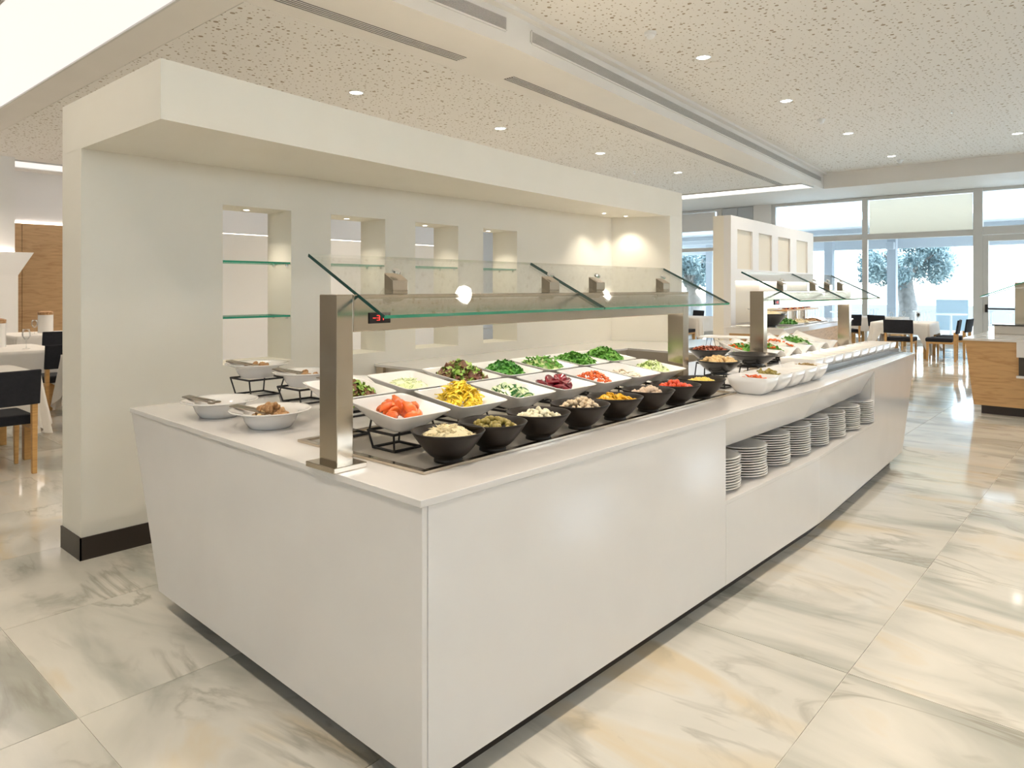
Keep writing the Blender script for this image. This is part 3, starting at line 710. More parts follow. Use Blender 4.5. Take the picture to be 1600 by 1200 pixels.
# ------------------------------------------------------------------ stainless gantries with sneeze guards
GX = -2.03
def gantry(y0, y1, panes, brk, spots, near, disp, nm):
    t = thing('serving_gantry', nm, 'gantry', (GX, y0, TZ))
    L_ = y1-y0
    for k, yy in enumerate((0, L_)):
        q0, q1 = (-.045, .021) if k == 0 else (-.021, .045)
        MB().box(-.05, .05, yy+q0, yy+q1, .004, .578).build('post', 'steel', t, bevel=.003)
        MB().box(-.082, .082, yy+q0-.032, yy+q1+.032, 0, .018).build('base_plate', 'steel', t, bevel=.002)
    bm = MB().box(-.05, .05, .0215, L_-.0215, .452, .578); bm.build('beam', 'steel', t, bevel=.003)
    MB().box(-.035, .035, .06, L_-.06, .4512, .4522).build('lamp_strip', 'gantry_lamp', t)
    for yy in brk:
        b = MB().hexa([(-.025, yy-y0-.035, .578), (.025, yy-y0-.035, .578), (.025, yy-y0+.035, .578), (-.025, yy-y0+.035, .578),
                       (-.025, yy-y0-.035, .655), (.025, yy-y0-.035, .628), (.025, yy-y0+.035, .628), (-.025, yy-y0+.035, .655)])
        bo_ = b.build('bracket', 'steel', t, bevel=.002)
        MB().lathe([(.017, .0), (.017, .008), (.012, .012)], 14, capt=True).build('bolt', 'chrome', bo_, True, auto=30).matrix_local = Matrix.Translation((0.0, yy-y0, .657)) @ Matrix.Rotation(radians(27), 4, 'Y')
    d = MB().box(0, .006, -.045, .045, -.019, .019).build('thermostat', 'plastic_black', t, bevel=.002); d.location = (.05, disp-y0, .497)
    # red seven-segment digits on the display
    sg = MB()
    def seg(cx, cz, on):
        w_, h_, e_ = .006, .008, .0013
        S = {'a': (cx-w_, cx+w_, cz+2*h_-e_, cz+2*h_+e_), 'g': (cx-w_, cx+w_, cz-e_, cz+e_), 'd': (cx-w_, cx+w_, cz-2*h_+e_-2*e_, cz-2*h_+e_),
             'f': (cx-w_-e_, cx-w_+e_, cz, cz+2*h_), 'b': (cx+w_-e_, cx+w_+e_, cz, cz+2*h_), 'e': (cx-w_-e_, cx-w_+e_, cz-2*h_, cz), 'c': (cx+w_-e_, cx+w_+e_, cz-2*h_, cz)}
        for q in on:
            y_a, y_b, z_a, z_b = S[q]; sg.box(.0062, .0068, y_a, y_b, z_a*.5, z_b*.5)
    seg(-.026, 0, 'g'); seg(-.010, 0, 'abcdg' if near else 'bc'); seg(.006, 0, 'bc')
    sg.build('display_digits', 'led_red', d)
    # tilted glass panes (each a part of the guard)
    for (a, b) in panes:
        P = lambda x, y, z: (x-GX, y-y0, z-TZ)
        nrm = Vector((.2145, 0, .44)).normalized()*.006
        lo, hi = Vector((-1.84, 0, 1.406)), Vector((-2.28, 0, 1.6205))
        vs = []
        for s_ in (-1, 1):
            for q, yy in ((lo, a), (lo, b), (hi, b), (hi, a)):
                p = q+nrm*s_; vs.append(P(p.x, yy, p.z))
        g = MB(); g.hexa(vs); g.m = [0, 0, 1, 2, 0, 2]
        g.build('glass_pane', ['guard_glass', 'glass_edge', 'glass_edge_dark'], t)
gantry(1.415, 3.745, [(1.455, 2.715), (2.72, 4.03)], [1.66, 2.56, 2.93, 3.58], [], True, 1.545, 'stainless gantry with sneeze guard glass over the nearer salad dishes')
gantry(4.93, 6.84, [(5.2, 6.24), (6.245, 7.28)], [5.35, 6.05, 6.4, 6.75], [], False, 5.12, 'stainless gantry with sneeze guard glass over the farther buffet section')

# steel tray set in the worktop
tr = thing('chilled_tray', 'shallow steel rimmed tray under the salad dishes and dark bowls', 'tray', (-2.095, 2.7, TZ))
MB().box(-.345, .345, -1.15, 1.15, .0005, .003).build('tray_bed', 'tray_bed', tr)
f = MB(); f.box(-.37, .37, -1.175, -1.15, .0005, .011); f.box(-.37, .37, 1.15, 1.175, .0005, .011); f.box(-.37, -.345, -1.15, 1.15, .0005, .011); f.box(.345, .37, -1.15, 1.15, .0005, .011)
f.build('tray_rim', 'steel', tr, bevel=.001)
tr2 = thing('steel_rail', 'low steel rail in front of the white sauce containers', 'rail', (-1.665, 6.15, TZ))
MB().box(-.03, .03, -1.15, 1.15, .0005, .012).build('rail_base', 'rail_steel', tr2); MB().box(-.03, -.022, -1.15, 1.15, .0125, .045).build('rail_lip', 'rail_steel', tr2)

# ================================================================== DISHES AND FOOD
def rsq(hx, hy, z, n=32, p=5.0):
    out = []
    for i in range(n):
        a = 2*pi*(i+.5)/n; c, s_ = cos(a), sin(a)
        out.append((hx*math.copysign(abs(c)**(2/p), c), hy*math.copysign(abs(s_)**(2/p), s_), z))
    return out
def square_dish_mesh(hx, hy, h, b=.52, p=7):
    m = MB()
    L_ = [rsq(hx*b*.96, hy*b*.96, 0, 40, 4), rsq(hx*b*1.06, hy*b*1.06, h*.12, 40, 4), rsq(hx*.78, hy*.78, h*.55, 40, p), rsq(hx*.985, hy*.985, h*.95, 40, p+4), rsq(hx, hy, h, 40, p+5),
          rsq(hx*.975, hy*.975, h*1.005, 40, p+5), rsq(hx*.93, hy*.93, h*.95, 40, p+2), rsq(hx*.74, hy*.74, h*.55, 40, p), rsq(hx*b*.98, hy*b*.98, h*.17, 40, 4), rsq(.005, .005, h*.12, 40, 2)]
    return m.loft(L_, True, True).mesh('square_dish', 'porcelain', True)
DH = .078
dish_me = square_dish_mesh(.15, .135, DH)
def wire_stand(x, y, z0, w0, w1, h, label, group='black wire stands', rz=0):
    """w0 = half width at the foot, w1 at the top"""
    t = thing('wire_stand', label, 'stand', (x, y, z0), rz, group); r = .0042
    q0 = [(-w0, -w0, r), (w0, -w0, r), (w0, w0, r), (-w0, w0, r)]; q1 = [(-w1, -w1, h-r), (w1, -w1, h-r), (w1, w1, h-r), (-w1, w1, h-r)]
    MB().tube(q0, r*1.3, 6, True).build('foot_frame', 'black_iron', t)
    MB().tube(q1, r*1.3, 6, True).build('top_frame', 'black_iron', t)
    for a, b in zip(q0, q1): MB().tube([a, b], r, 6).build('upright', 'black_iron', t)
    return t

# ---- food piece meshes (several variants of each, shared by all copies)
def jitter(seed, f, a): 
    return lambda v: Vector(v)*(1+a*mnoise.noise(Vector(v).normalized()*f+Vector((seed*7.1, seed*3.3, 0))))
def ico(r=(1, 1, 1), sub=2, seed=0, f=1.5, a=.25):
    bm = bmesh.new(); bmesh.ops.create_icosphere(bm, subdivisions=sub, radius=1)
    J = jitter(seed, f, a); vs = [J(v.co) for v in bm.verts]; vs = [(v.x*r[0], v.y*r[1], v.z*r[2]) for v in vs]
    fs = [tuple(v.index for v in q.verts) for q in bm.faces]; bm.free(); return vs, fs
def strip_piece(L_, W_, T_, curl, seed, n=6, twist=.3):
    rnd = random.Random(seed); vs = []
    for i in range(n+1):
        u = i/n-.5; a = u*curl; z = -(1-cos(a))*L_/max(curl, .01); x = sin(a)*L_/max(curl, .01); tw = u*twist*4
        wv = W_*(1-.5*abs(u*2)**3)
        for sy, sz in ((-1, -1), (1, -1), (1, 1), (-1, 1)):
            yy, zz = sy*wv/2, sz*T_/2
            vs.append((x-zz*sin(a), yy*cos(tw)-zz*sin(tw)*.3, z+zz*cos(a)+yy*sin(tw)))
    fs = [(i*4+k, i*4+(k+1) % 4, i*4+4+(k+1) % 4, i*4+4+k) for i in range(n) for k in range(4)]+[(3, 2, 1, 0), (n*4, n*4+1, n*4+2, n*4+3)]
    return vs, fs
def leaf_piece(L_, W_, ruffle, seed, n=5):
    rnd = random.Random(seed); vs = []; o = rnd.random()*9; fs = []
    for i in range(n+1):
        u = i/n; w_ = W_*(.35+.65*sin(pi*min(1, u*.85+.1)))
        for j in range(4):
            v = j/3-.5
            z = ruffle*sin(o+u*7+v*6)*(.4+abs(v)*1.6)+L_*.35*sin(u*2.2)
            vs.append((L_*(u-.5), w_*v+ruffle*.5*cos(o*2+u*8), z))
    for i in range(n):
        for j in range(3): fs.append((i*4+j, i*4+j+1, i*4+5+j, i*4+4+j))
    return vs, fs
def wedge_piece(R, T_, seed):
    """tomato wedge: crescent"""
    vs = []; n = 8; fs = []
    for i in range(n+1):
        a = -pi*.5+pi*i/n; c, s_ = cos(a), sin(a)
        k = R*(.97+.06*random.Random(seed+i).random())
        vs += [(s_*k, 0, c*k*.92), (s_*R*.72, T_*.55*max(c, .05), c*R*.35), (s_*R*.72, -T_*.55*max(c, .05), c*R*.35), (s_*R*.9, T_*.45*max(c, .05), c*R*.75), (s_*R*.9, -T_*.45*max(c, .05), c*R*.75)]
    for i in range(n):
        b, d = i*5, i*5+5
        for p, q in ((0, 3), (3, 1), (1, 2), (2, 4), (4, 0)): fs.append((b+p, b+q, d+q, d+p))
    return vs, fs
def disc_piece(R, T_, seed, seg=14):
    rnd = random.Random(seed); vs = []; o = rnd.random()*6
    for z in (-T_/2, T_/2):
        for i in range(seg):
            a = 2*pi*i/seg; r = R*(1+.05*sin(2*a+o)); vs.append((r*cos(a), r*sin(a)*.92, z+.12*R*sin(a+o)))
    return vs, [tuple(range(seg))[::-1], tuple(range(seg, 2*seg))]+[(i, (i+1) % seg, seg+(i+1) % seg, seg+i) for i in range(seg)]
def pm(name, piece, m, smooth=True):
    return MB().add(*piece).mesh(name, m, smooth)
def mound(rnd, rx, ry, h, p=2.0):
    a = rnd.uniform(0, 2*pi); r = sqrt(rnd.random()); return r*cos(a)*rx, r*sin(a)*ry, h*(1-r**p), r
def scatter_things(name, meshes, n, mw, rx, ry, z0, h, label, cat, group, seed, flat=.5, zr=.5):
    rnd = random.Random(seed)
    for k in range(n):
        x, y, hz, r = mound(rnd, rx, ry, h)
        o = link(name, meshes[k % len(meshes)])
        lay = rnd.uniform(.45, 1.0) if k < n*.6 else 1.0
        o.matrix_world = mw @ Matrix.Translation((x, y, z0+hz*lay)) @ Euler((rnd.uniform(-flat, flat), rnd.uniform(-flat, flat), rnd.uniform(0, 6.28))).to_matrix().to_4x4() @ Matrix.Scale(rnd.uniform(.85, 1.12), 4)
        tag(o, label, cat, group)
def scatter_stuff(name, groups, mw, rx, ry, z0, h, label, cat, seed, flat=.7, lift=0):
    """groups: list of (pieces, n, material); one uncountable heap, a part per kind when mixed"""
    rnd = random.Random(seed)
    root = None
    for gi, (pieces, n, m) in enumerate(groups):
        mb = MB()
        for k in range(n):
            x, y, hz, r = mound(rnd, rx, ry, h)
            mb.merge(pieces[k % len(pieces)], Matrix.Translation((x, y, z0+hz*rnd.uniform(.6, 1)+lift)) @ Euler((rnd.uniform(-flat, flat), rnd.uniform(-flat, flat), rnd.uniform(0, 6.28))).to_matrix().to_4x4() @ Matrix.Scale(rnd.uniform(.8, 1.2), 4))
        if gi == 0:
            # a packed core under the pieces so the heap has a body
            core = ico((rx*.95, ry*.95, h*.9), 3, seed, 3, .12); core = ([(x, y, z if z > 0 else z*.12) for x, y, z in core[0]], core[1])
            mb.merge(core, Matrix.Translation((0, 0, z0-.002)))
        o = mb.build(name if gi == 0 else 'leaves', m, root, True)
        if gi == 0:
            o.matrix_world = mw; tag(o, label, cat, None, 'stuff'); root = o
        else: o['kind'] = 'stuff'
shred = [strip_piece(.045, .006, .003, 1.6, i) for i in range(5)]
shred_fine = [strip_piece(.032, .004, .0025, 1.5, i+20) for i in range(5)]
leafs = [leaf_piece(.05, .045, .008, i) for i in range(6)]
leafs_s = [leaf_piece(.028, .02, .004, i+9) for i in range(6)]
rockets = [leaf_piece(.06, .014, .005, i+30) for i in range(6)]
chop = [leaf_piece(.03, .028, .005, i+40) for i in range(5)]
pep = [pm('pepper_strip', strip_piece(.07, .010, .0045, 2.0, i, 7), 'pepper_yellow') for i in range(5)]
wed = [pm('tomato_wedge', wedge_piece(.041, .040, i), 'tomato_red') for i in range(3)]
redc = [pm('pepper_piece', strip_piece(.024, .012, .005, 1.0, i, 3), 'pepper_red') for i in range(4)]
beet = [pm('beetroot_slice', disc_piece(.036, .006, i), 'beetroot') for i in range(3)]
mush = [pm('mushroom_slice', strip_piece(.036, .018, .004, .6, i, 4), 'mushroom') for i in range(3)]
def cuke(i):
    mb = MB().add(*disc_piece(.021, .007, i, 12)); 
    # half-moon slices with skin on the rim
    seg = 9; vs = []
    mb = MB()
    for z in (-.004, .004):
        for k in range(seg): a = pi*k/(seg-1); vs.append((.021*cos(a), .021*sin(a), z))
    mb.add(vs, [tuple(range(seg))[::-1], tuple(range(seg, 2*seg)), (seg-1, 0, seg, 2*seg-1)]); mb.add(vs, [(k, k+1, seg+k+1, seg+k) for k in range(seg-1)], 1)
    return mb.mesh('cucumber_slice', ['cucumber_flesh', 'cucumber_skin'])
cuk = [cuke(0)]

# ---- two rows of tilted square dishes
TILT = radians(7)
row_y = [1.575+.135, 1.893+.135, 2.21+.135, 2.52+.135, 2.83+.135, 3.12+.135, 3.405+.135]
names_f = ['tomato wedges', 'yellow pepper strips', 'cucumber slices', 'beetroot slices', 'chopped red pepper', 'sliced mushrooms', 'chopped pale lettuce']
names_b = ['mixed lettuce', 'shredded cabbage', 'red oakleaf lettuce', 'green herb leaves', 'sliced endive', 'rocket leaves', 'curly green lettuce']
dish_mw = {}
for row, (cx, zc, names) in enumerate(((-2.08, 1.065, names_f), (-2.42, 1.100, names_b))):
    for i, y in enumerate(row_y):
        yy = y + (0 if row == 0 else .02)
        mw = Matrix.Translation((cx, yy, zc-DH)) @ Matrix.Rotation(TILT, 4, 'Y')
        o = link('square_dish', dish_me); o.matrix_world = mw
        tag(o, 'white square dish holding %s' % names[i], 'dish', 'white square salad dishes')
        dish_mw[(row, i)] = mw
        wire_stand(cx-.008, yy, TZ+.0035, .062, .075, zc-DH-.012-TZ-.0035, 'black wire stand under the dish of %s' % names[i], 'black wire stands under the salad dishes')
D = dish_mw
scatter_things('tomato_wedge', wed, 15, D[(0, 0)], .082, .075, .030, .045, 'orange-red tomato wedge in the nearest white square dish', 'tomato', 'tomato wedges', 1, 1.2)
scatter_things('pepper_strip', pep, 190, D[(0, 1)], .092, .082, .052, .082, 'bright yellow pepper strip in the heaped square dish', 'pepper', 'yellow pepper strips', 2, .9)
scatter_things('cucumber_slice', cuk, 90, D[(0, 2)], .098, .088, .045, .038, 'half-moon cucumber slice in a white square dish', 'cucumber', 'cucumber slices', 3, .8)
scatter_things('beetroot_slice', beet, 22, D[(0, 3)], .075, .070, .042, .045, 'dark purple beetroot slice in a white square dish', 'beetroot', 'beetroot slices', 4, .7)
scatter_things('pepper_piece', redc, 120, D[(0, 4)], .095, .085, .045, .045, 'chopped red pepper piece in a white square dish', 'pepper', 'chopped red pepper pieces', 5, .9)
scatter_things('mushroom_slice', mush, 46, D[(0, 5)], .098, .085, .048, .022, 'pale mushroom slice in a white square dish', 'mushroom', 'mushroom slices', 6, .5)
scatter_stuff('chopped_lettuce', [(chop, 260, 'lettuce_pale')], D[(0, 6)], .10, .09, .035, .055, 'pale chopped lettuce in the farthest front square dish', 'lettuce', 7)
scatter_stuff('mixed_lettuce', [(leafs, 90, 'lettuce_green'), (leafs, 70, 'lettuce_red')], D[(1, 0)], .10, .09, .035, .05, 'green and red lettuce in the dish beside the gantry post', 'lettuce', 8)
scatter_stuff('shredded_cabbage', [(shred_fine, 520, 'cabbage_pale')], D[(1, 1)], .105, .09, .036, .045, 'pale green shredded cabbage in a white square dish', 'cabbage', 9)
scatter_stuff('oakleaf_lettuce', [(leafs, 130, 'lettuce_green'), (leafs, 170, 'lettuce_red')], D[(1, 2)], .115, .10, .04, .075, 'dark red and green oakleaf lettuce heap', 'lettuce', 10)
scatter_stuff('herb_leaves', [(leafs_s, 520, 'herb_green')], D[(1, 3)], .11, .095, .04, .065, 'dark green herb leaves heaped in a square dish', 'herbs', 11)
scatter_stuff('sliced_endive', [(shred, 420, 'lettuce_pale'), (rockets, 60, 'rocket_green')], D[(1, 4)], .11, .095, .04, .06, 'pale yellow-green sliced endive heap', 'endive', 12)
scatter_stuff('rocket_leaves', [(rockets, 420, 'rocket_green')], D[(1, 5)], .105, .095, .04, .05, 'long green rocket leaves in a square dish', 'rocket', 13)
scatter_stuff('curly_lettuce', [(leafs, 240, 'rocket_green')], D[(1, 6)], .11, .095, .04, .065, 'bright curly green lettuce in the farthest back dish', 'lettuce', 14)

# ---- eight dark stoneware bowls
def bowl_mesh(name, R, h, rb, m, th=.006):
    pr = [(rb, 0), (rb, .008), (rb*.93, .012)]
    for k in range(1, 9):
        u = k/8; pr.append((rb*.93+(R-rb*.93)*u**.72, .012+(h-.012)*u))
    pr += [(R-th*.5, h+.002), (R-th, h)]
    for k in range(7, -1, -1):
        u = k/8; pr.append((max(.004, rb*.93+(R-rb*.93)*u**.72-th*(1 if k else 4)), .016+(h-.016)*u+.003))
    return MB().lathe(pr, 40, capb=True, capt=True).mesh(name, m, True)
dark_me = bowl_mesh('stoneware_bowl', .129, .105, .05, 'stoneware')
by = [1.70, 1.925, 2.19, 2.47, 2.74, 3.03, 3.30, 3.59]
bn = ['grated cheese', 'green olives', 'boiled egg and onion pieces', 'chickpeas', 'orange pepper pieces', 'tuna chunks', 'cherry tomatoes', 'sweetcorn']
BM = []
for i, y in enumerate(by):
    o = link('stoneware_bowl', dark_me); mw = Matrix.Translation((-1.798, y, TZ+.0035)); o.matrix_world = mw; BM.append(mw)
    tag(o, 'dark brown stoneware bowl of %s' % bn[i], 'bowl', 'dark stoneware bowls along the front')
def blobs(name, r, m, n=3, a=.2, f=1.5, sub=2): return [pm(name, ico(r, sub, i, f, a), m) for i in range(n)]
scatter_stuff('grated_cheese', [(shred_fine, 700, 'rice')], BM[0], .09, .09, .076, .050, 'pale grated cheese heaped in the nearest dark bowl', 'cheese', 21, .8)
scatter_things('olive', blobs('olive', (.0125, .0105, .0105), 'olive_green', 2, .06), 70, BM[1], .088, .088, .078, .035, 'green olive in the second dark bowl', 'olive', 'green olives', 22, 3)
scatter_things('egg_piece', blobs('egg_piece', (.016, .012, .008), 'onion_white', 3, .35, 2), 60, BM[2], .088, .088, .078, .034, 'pale egg or onion piece in the third dark bowl', 'egg', 'pale egg and onion pieces', 23, 3)
scatter_things('chickpea', blobs('chickpea', (.0105, .0095, .009), 'chickpea', 3, .15, 1.5, 1), 110, BM[3], .09, .09, .078, .048, 'beige chickpea in the fourth dark bowl', 'chickpea', 'chickpeas', 24, 3)
scatter_things('pepper_piece', [pm('pepper_piece', strip_piece(.04, .02, .006, 1.2, i, 4), 'pepper_orange') for i in range(4)], 45, BM[4], .088, .088, .080, .034, 'orange-yellow pepper piece in the fifth dark bowl', 'pepper', 'orange pepper pieces', 25, .8)
scatter_things('tuna_chunk', blobs('tuna_chunk', (.02, .016, .012), 'tuna', 3, .4, 2), 30, BM[5], .08, .08, .072, .034, 'beige tuna chunk in the sixth dark bowl', 'tuna', 'tuna chunks', 26, 3)
scatter_things('cherry_tomato', blobs('cherry_tomato', (.0145, .0145, .0135), 'cherry_red', 2, .05), 52, BM[6], .09, .09, .078, .036, 'shiny cherry tomato in the seventh dark bowl', 'tomato', 'cherry tomatoes', 27, 3)
scatter_stuff('sweetcorn', [([ico((.006, .005, .005), 1, i, 1, .2) for i in range(3)], 500, 'corn')], BM[7], .095, .095, .076, .034, 'yellow sweetcorn heaped in the farthest front bowl', 'sweetcorn', 28, 3)

# ---- wide-rimmed white bowls on the near left end
wide_me = MB().lathe([(.085, 0), (.09, .004), (.108, .03), (.118, .058), (.165, .072), (.172, .075), (.172, .079), (.163, .077), (.115, .064), (.102, .034), (.08, .011), (.0, .008)], 48).mesh('rimmed_bowl', 'porcelain', True)
nuts = blobs('walnut_half', (.019, .015, .012), 'walnut', 3, .3, 3)
cr_ = blobs('crouton_piece', (.021, .015, .013), 'crouton', 3, .35, 2)
def tongs(mw, label, rz=0):
    t = thing('serving_tongs', label, 'tongs', (0, 0, 0), 0, 'steel serving tongs'); t.matrix_world = mw @ Matrix.Rotation(rz, 4, 'Z')
    for s_ in (-1, 1):
        MB().hexa([(-.13, s_*.012-.012, .0), (.03, s_*.016-.007, .0), (.03, s_*.016+.007, .0), (-.13, s_*.012+.012, .0), (-.13, s_*.012-.012, .006), (.03, s_*.016-.007, .006), (.03, s_*.016+.007, .006), (-.13, s_*.012+.012, .006)]).build('arm', 'tong_metal', t, bevel=.001)
        MB().lathe([(.017, 0), (.018, .003), (.012, .005)], 14, (.045, s_*.018, -.001), capt=True).build('scoop', 'tong_metal', t)
wb_ = [((-3.25, 1.60, TZ), None, 'oil with chopped nuts'), ((-2.83, 1.62, TZ), None, 'walnuts and croutons'), ((-3.74, 2.06, TZ+.10), .10, 'dried fruit'), ((-3.31, 2.10, TZ+.085), .085, 'large nuts'), ((-2.82, 2.05, TZ+.085), .085, 'seeds')]
wl = ['wide-rimmed white bowl at the counter corner farthest left', 'wide-rimmed white bowl of walnuts beside the gantry post', 'wide-rimmed white bowl on a black stand by the partition', 'wide-rimmed white bowl on a black stand, middle of three', 'wide-rimmed white bowl partly behind the gantry post']
for i, (p, hs, wh) in enumerate(wb_):
    o = link('rimmed_bowl', wide_me); o.location = p; tag(o, wl[i], 'bowl', 'wide-rimmed white bowls')
    mw = Matrix.Translation(p)
    if hs: wire_stand(p[0], p[1], TZ, .085, .105, hs-.001, ['', '', 'black wire stand under the rimmed bowl by the partition', 'black wire stand under the middle rimmed bowl', 'black wire stand under the rimmed bowl behind the post'][i], 'black wire stands under the rimmed bowls')
    tongs(mw @ Matrix.Translation((-.035, -.045, .070)) @ Matrix.Rotation(radians(6), 4, 'Y'), 'steel tongs lying in the %s' % wl[i].replace('wide-rimmed ', ''), radians(20))
    n = [12, 40, 14, 12, 10][i]
    scatter_things('walnut_half', nuts if i != 1 else nuts+nuts+cr_[:1], n, mw, .075, .07, [.026, .040, .045, .045, .045][i], [.010, .055, .028, .028, .02][i], 'brown nut piece in the %s' % wl[i].replace('wide-rimmed ', ''), 'nut', 'nut pieces in the white bowls', 40+i, 3)
m_ = MB().lathe([(.092, .021), (.05, .024), (.004, .026)], 28, capb=True, capt=True).build('dressing_oil', 'soup_tan', None, True, auto=30); m_.location = wb_[0][0]; tag(m_, 'tan dressing filling the white bowl at the counter corner', 'dressing')

# ---- farther section: black bowls, white square bowls, containers, wavy platters
bl_me = bowl_mesh('black_bowl', .135, .085, .05, 'black_melamine')
bigbl = bowl_mesh('black_bowl', .165, .075, .07, 'black_melamine')
def put_black(me, x, y, z, hs, label, sl):
    o = link('black_bowl', me); o.location = (x, y, z); tag(o, label, 'bowl', 'black bowls on stands')
    wire_stand(x, y, TZ, .07, .06, hs-.001, sl, 'black wire stands under the black bowls'); return Matrix.Translation((x, y, z))
m1 = put_black(bl_me, -1.93, 4.08, TZ+.075, .075, 'black bowl heaped with golden croutons', 'black wire stand under the crouton bowl')
m2 = put_black(bl_me, -2.13, 4.36, TZ+.115, .115, 'black bowl of dark red bacon bits behind the croutons', 'black wire stand under the bacon bowl')
m3 = put_black(bigbl, -1.97, 4.68, TZ+.080, .080, 'wide empty black bowl in front of the farther gantry post', 'black wire stand under the wide black bowl')
scatter_things('crouton', cr_, 75, m1, .10, .10, .072, .03, 'golden crouton heaped in the black bowl', 'crouton', 'croutons', 60, 3)
scatter_stuff('bacon_bits', [(chop, 260, 'bacon')], m2, .105, .105, .070, .022, 'dark red bacon bits filling the rear black bowl', 'bacon', 61, .5)
sq_me = MB().loft([rsq(.066, .060, 0, 40, 6), rsq(.084, .072, .012, 40, 6), rsq(.109, .089, .05, 40, 8), rsq(.12, .099, .1, 40, 10), rsq(.115, .094, .101, 40, 10), rsq(.104, .084, .052, 40, 8), rsq(.076, .065, .016, 40, 6), rsq(.003, .003, .014, 40, 2)]).mesh('square_bowl', 'porcelain', True)
sqc = ['chopped carrot and pepper', 'pickled gherkins', 'grey sauce', 'white sauce', 'brown capers']
for i in range(5):
    p = (-1.665, 3.955+i*.212, TZ); o = link('square_bowl', sq_me); o.location = p; tag(o, 'deep white square bowl of %s' % sqc[i], 'bowl', 'deep white square bowls')
    mw = Matrix.Translation(p)
    if i == 0: scatter_things('carrot_piece', [pm('carrot_piece', strip_piece(.03, .012, .006, .8, k, 3), 'pepper_red') for k in range(3)], 40, mw, .078, .062, .078, .028, 'orange-red carrot piece in the nearest deep square bowl', 'carrot', 'carrot pieces', 70, .6)
    elif i == 1: scatter_things('gherkin', [pm('gherkin', strip_piece(.05, .014, .010, .9, k, 4), 'olive_green') for k in range(3)], 28, mw, .072, .06, .078, .04, 'olive-green gherkin in the second deep square bowl', 'gherkin', 'gherkins', 71, .8)
    elif i == 4: scatter_things('caper', blobs('caper', (.01, .009, .009), 'sauce_brown', 2, .1, 1.5, 1), 80, mw, .085, .066, .078, .024, 'brown caper in the farthest deep square bowl', 'caper', 'capers', 72, 3)
    else:
        s_ = MB().loft([rsq(.104, .084, .066, 40, 8), rsq(.108, .088, .076, 40, 9)]).build('sauce', ['sauce_grey', 'sauce_grey', 'sauce_grey', 'mozzarella'][i]); s_.location = p; tag(s_, '%s in a deep white square bowl' % sqc[i], 'sauce')
cont_me = MB().loft([rsq(.098, .078, 0, 40, 9), rsq(.112, .092, .012, 40, 9), rsq(.125, .104, .1, 40, 14), rsq(.119, .098, .101, 40, 14), rsq(.108, .088, .06, 40, 10), rsq(.003, .003, .055, 40, 2)]).mesh('sauce_container', 'porcelain', True)
cw = ['nearest', 'second', 'third', 'fourth', 'fifth', 'sixth', 'seventh', 'eighth', 'ninth', 'farthest']
fill_me = MB().loft([rsq(.108, .088, .066, 40, 10), rsq(.114, .093, .088, 40, 12)]).mesh('cream_sauce', 'sauce_cream')
for i in range(10):
    p = (-1.83, 5.20+i*.222, TZ); o = link('sauce_container', cont_me); o.location = p; tag(o, '%s white rectangular container in the cream sauce row' % cw[i], 'container', 'white sauce containers')
    o = link('cream_sauce', fill_me); o.location = p; tag(o, 'cream sauce filling the %s white container of the row' % cw[i], 'sauce', 'cream sauces')
# wavy platters
def wavy(n=26, hx=.19, hy=.168, t=.010):
    top = []; bot = []
    for i in range(n+1):
        v = -1+2*i/n; z = .028*cos(v*pi*1.0)*-1+.031+.008*v*v
        for j in range(9):
            u = -1+2*j/8; top.append((u*hx, v*hy, z+.025*u*u)); bot.append((u*hx*.98, v*hy, z+.025*u*u-t))
    N_ = len(top); fs = []
    for i in range(n):
        for j in range(8):
            a = i*9+j; fs.append((a, a+1, a+10, a+9)); fs.append((N_+a, N_+a+9, N_+a+10, N_+a+1))
    for i in range(n):
        a = i*9; fs.append((a, a+9, N_+a+9, N_+a)); a = i*9+8; fs.append((a, N_+a, N_+a+9, a+9))
    for j in range(8):
        fs.append((j, N_+j, N_+j+1, j+1)); a = n*9+j; fs.append((a, a+1, N_+a+1, N_+a))
    return MB().add(top+bot, fs).mesh('wavy_platter', 'porcelain', True)
wv = wavy()
wvc = ['green salad left of the post', 'mozzarella with tomato and beans', 'mozzarella with red pepper', 'rocket and mozzarella', 'plain mozzarella salad']
for i in range(5):
    p = (-2.285, 5.30+i*.345, TZ+.075); mw = Matrix.Translation(p) @ Matrix.Rotation(radians(13), 4, 'Y')
    o = link('wavy_platter', wv); o.matrix_world = mw; tag(o, 'white wavy platter of %s' % wvc[i], 'platter', 'white wavy platters')
    wire_stand(p[0]-.01, p[1], TZ, .09, .07, .052, 'black wire stand under the platter of %s' % wvc[i], 'black wire stands under the wavy platters')
    if i in (0, 1, 3): scatter_stuff('salad_leaves', [(rockets, 110, 'rocket_green')], mw, .14, .09, .020, .06, 'green salad leaves on the platter of %s' % wvc[i], 'salad', 80+i)
    if i in (1, 2, 3, 4): scatter_things('mozzarella_slice', [pm('mozzarella_slice', disc_piece(.045, .010, k), 'mozzarella') for k in range(2)], 9, mw, .14, .10, .03, .035, 'white mozzarella slice on the platter of %s' % wvc[i], 'cheese', 'mozzarella slices', 90+i, .3)
    if i in (0, 1, 2): scatter_things('tomato_piece', [pm('tomato_piece', strip_piece(.045, .018, .010, .8, k, 4), 'tomato_red') for k in range(3)], 12, mw, .14, .10, .05, .045, 'red tomato piece on the platter of %s' % wvc[i], 'tomato', 'tomato pieces', 100+i, .5)
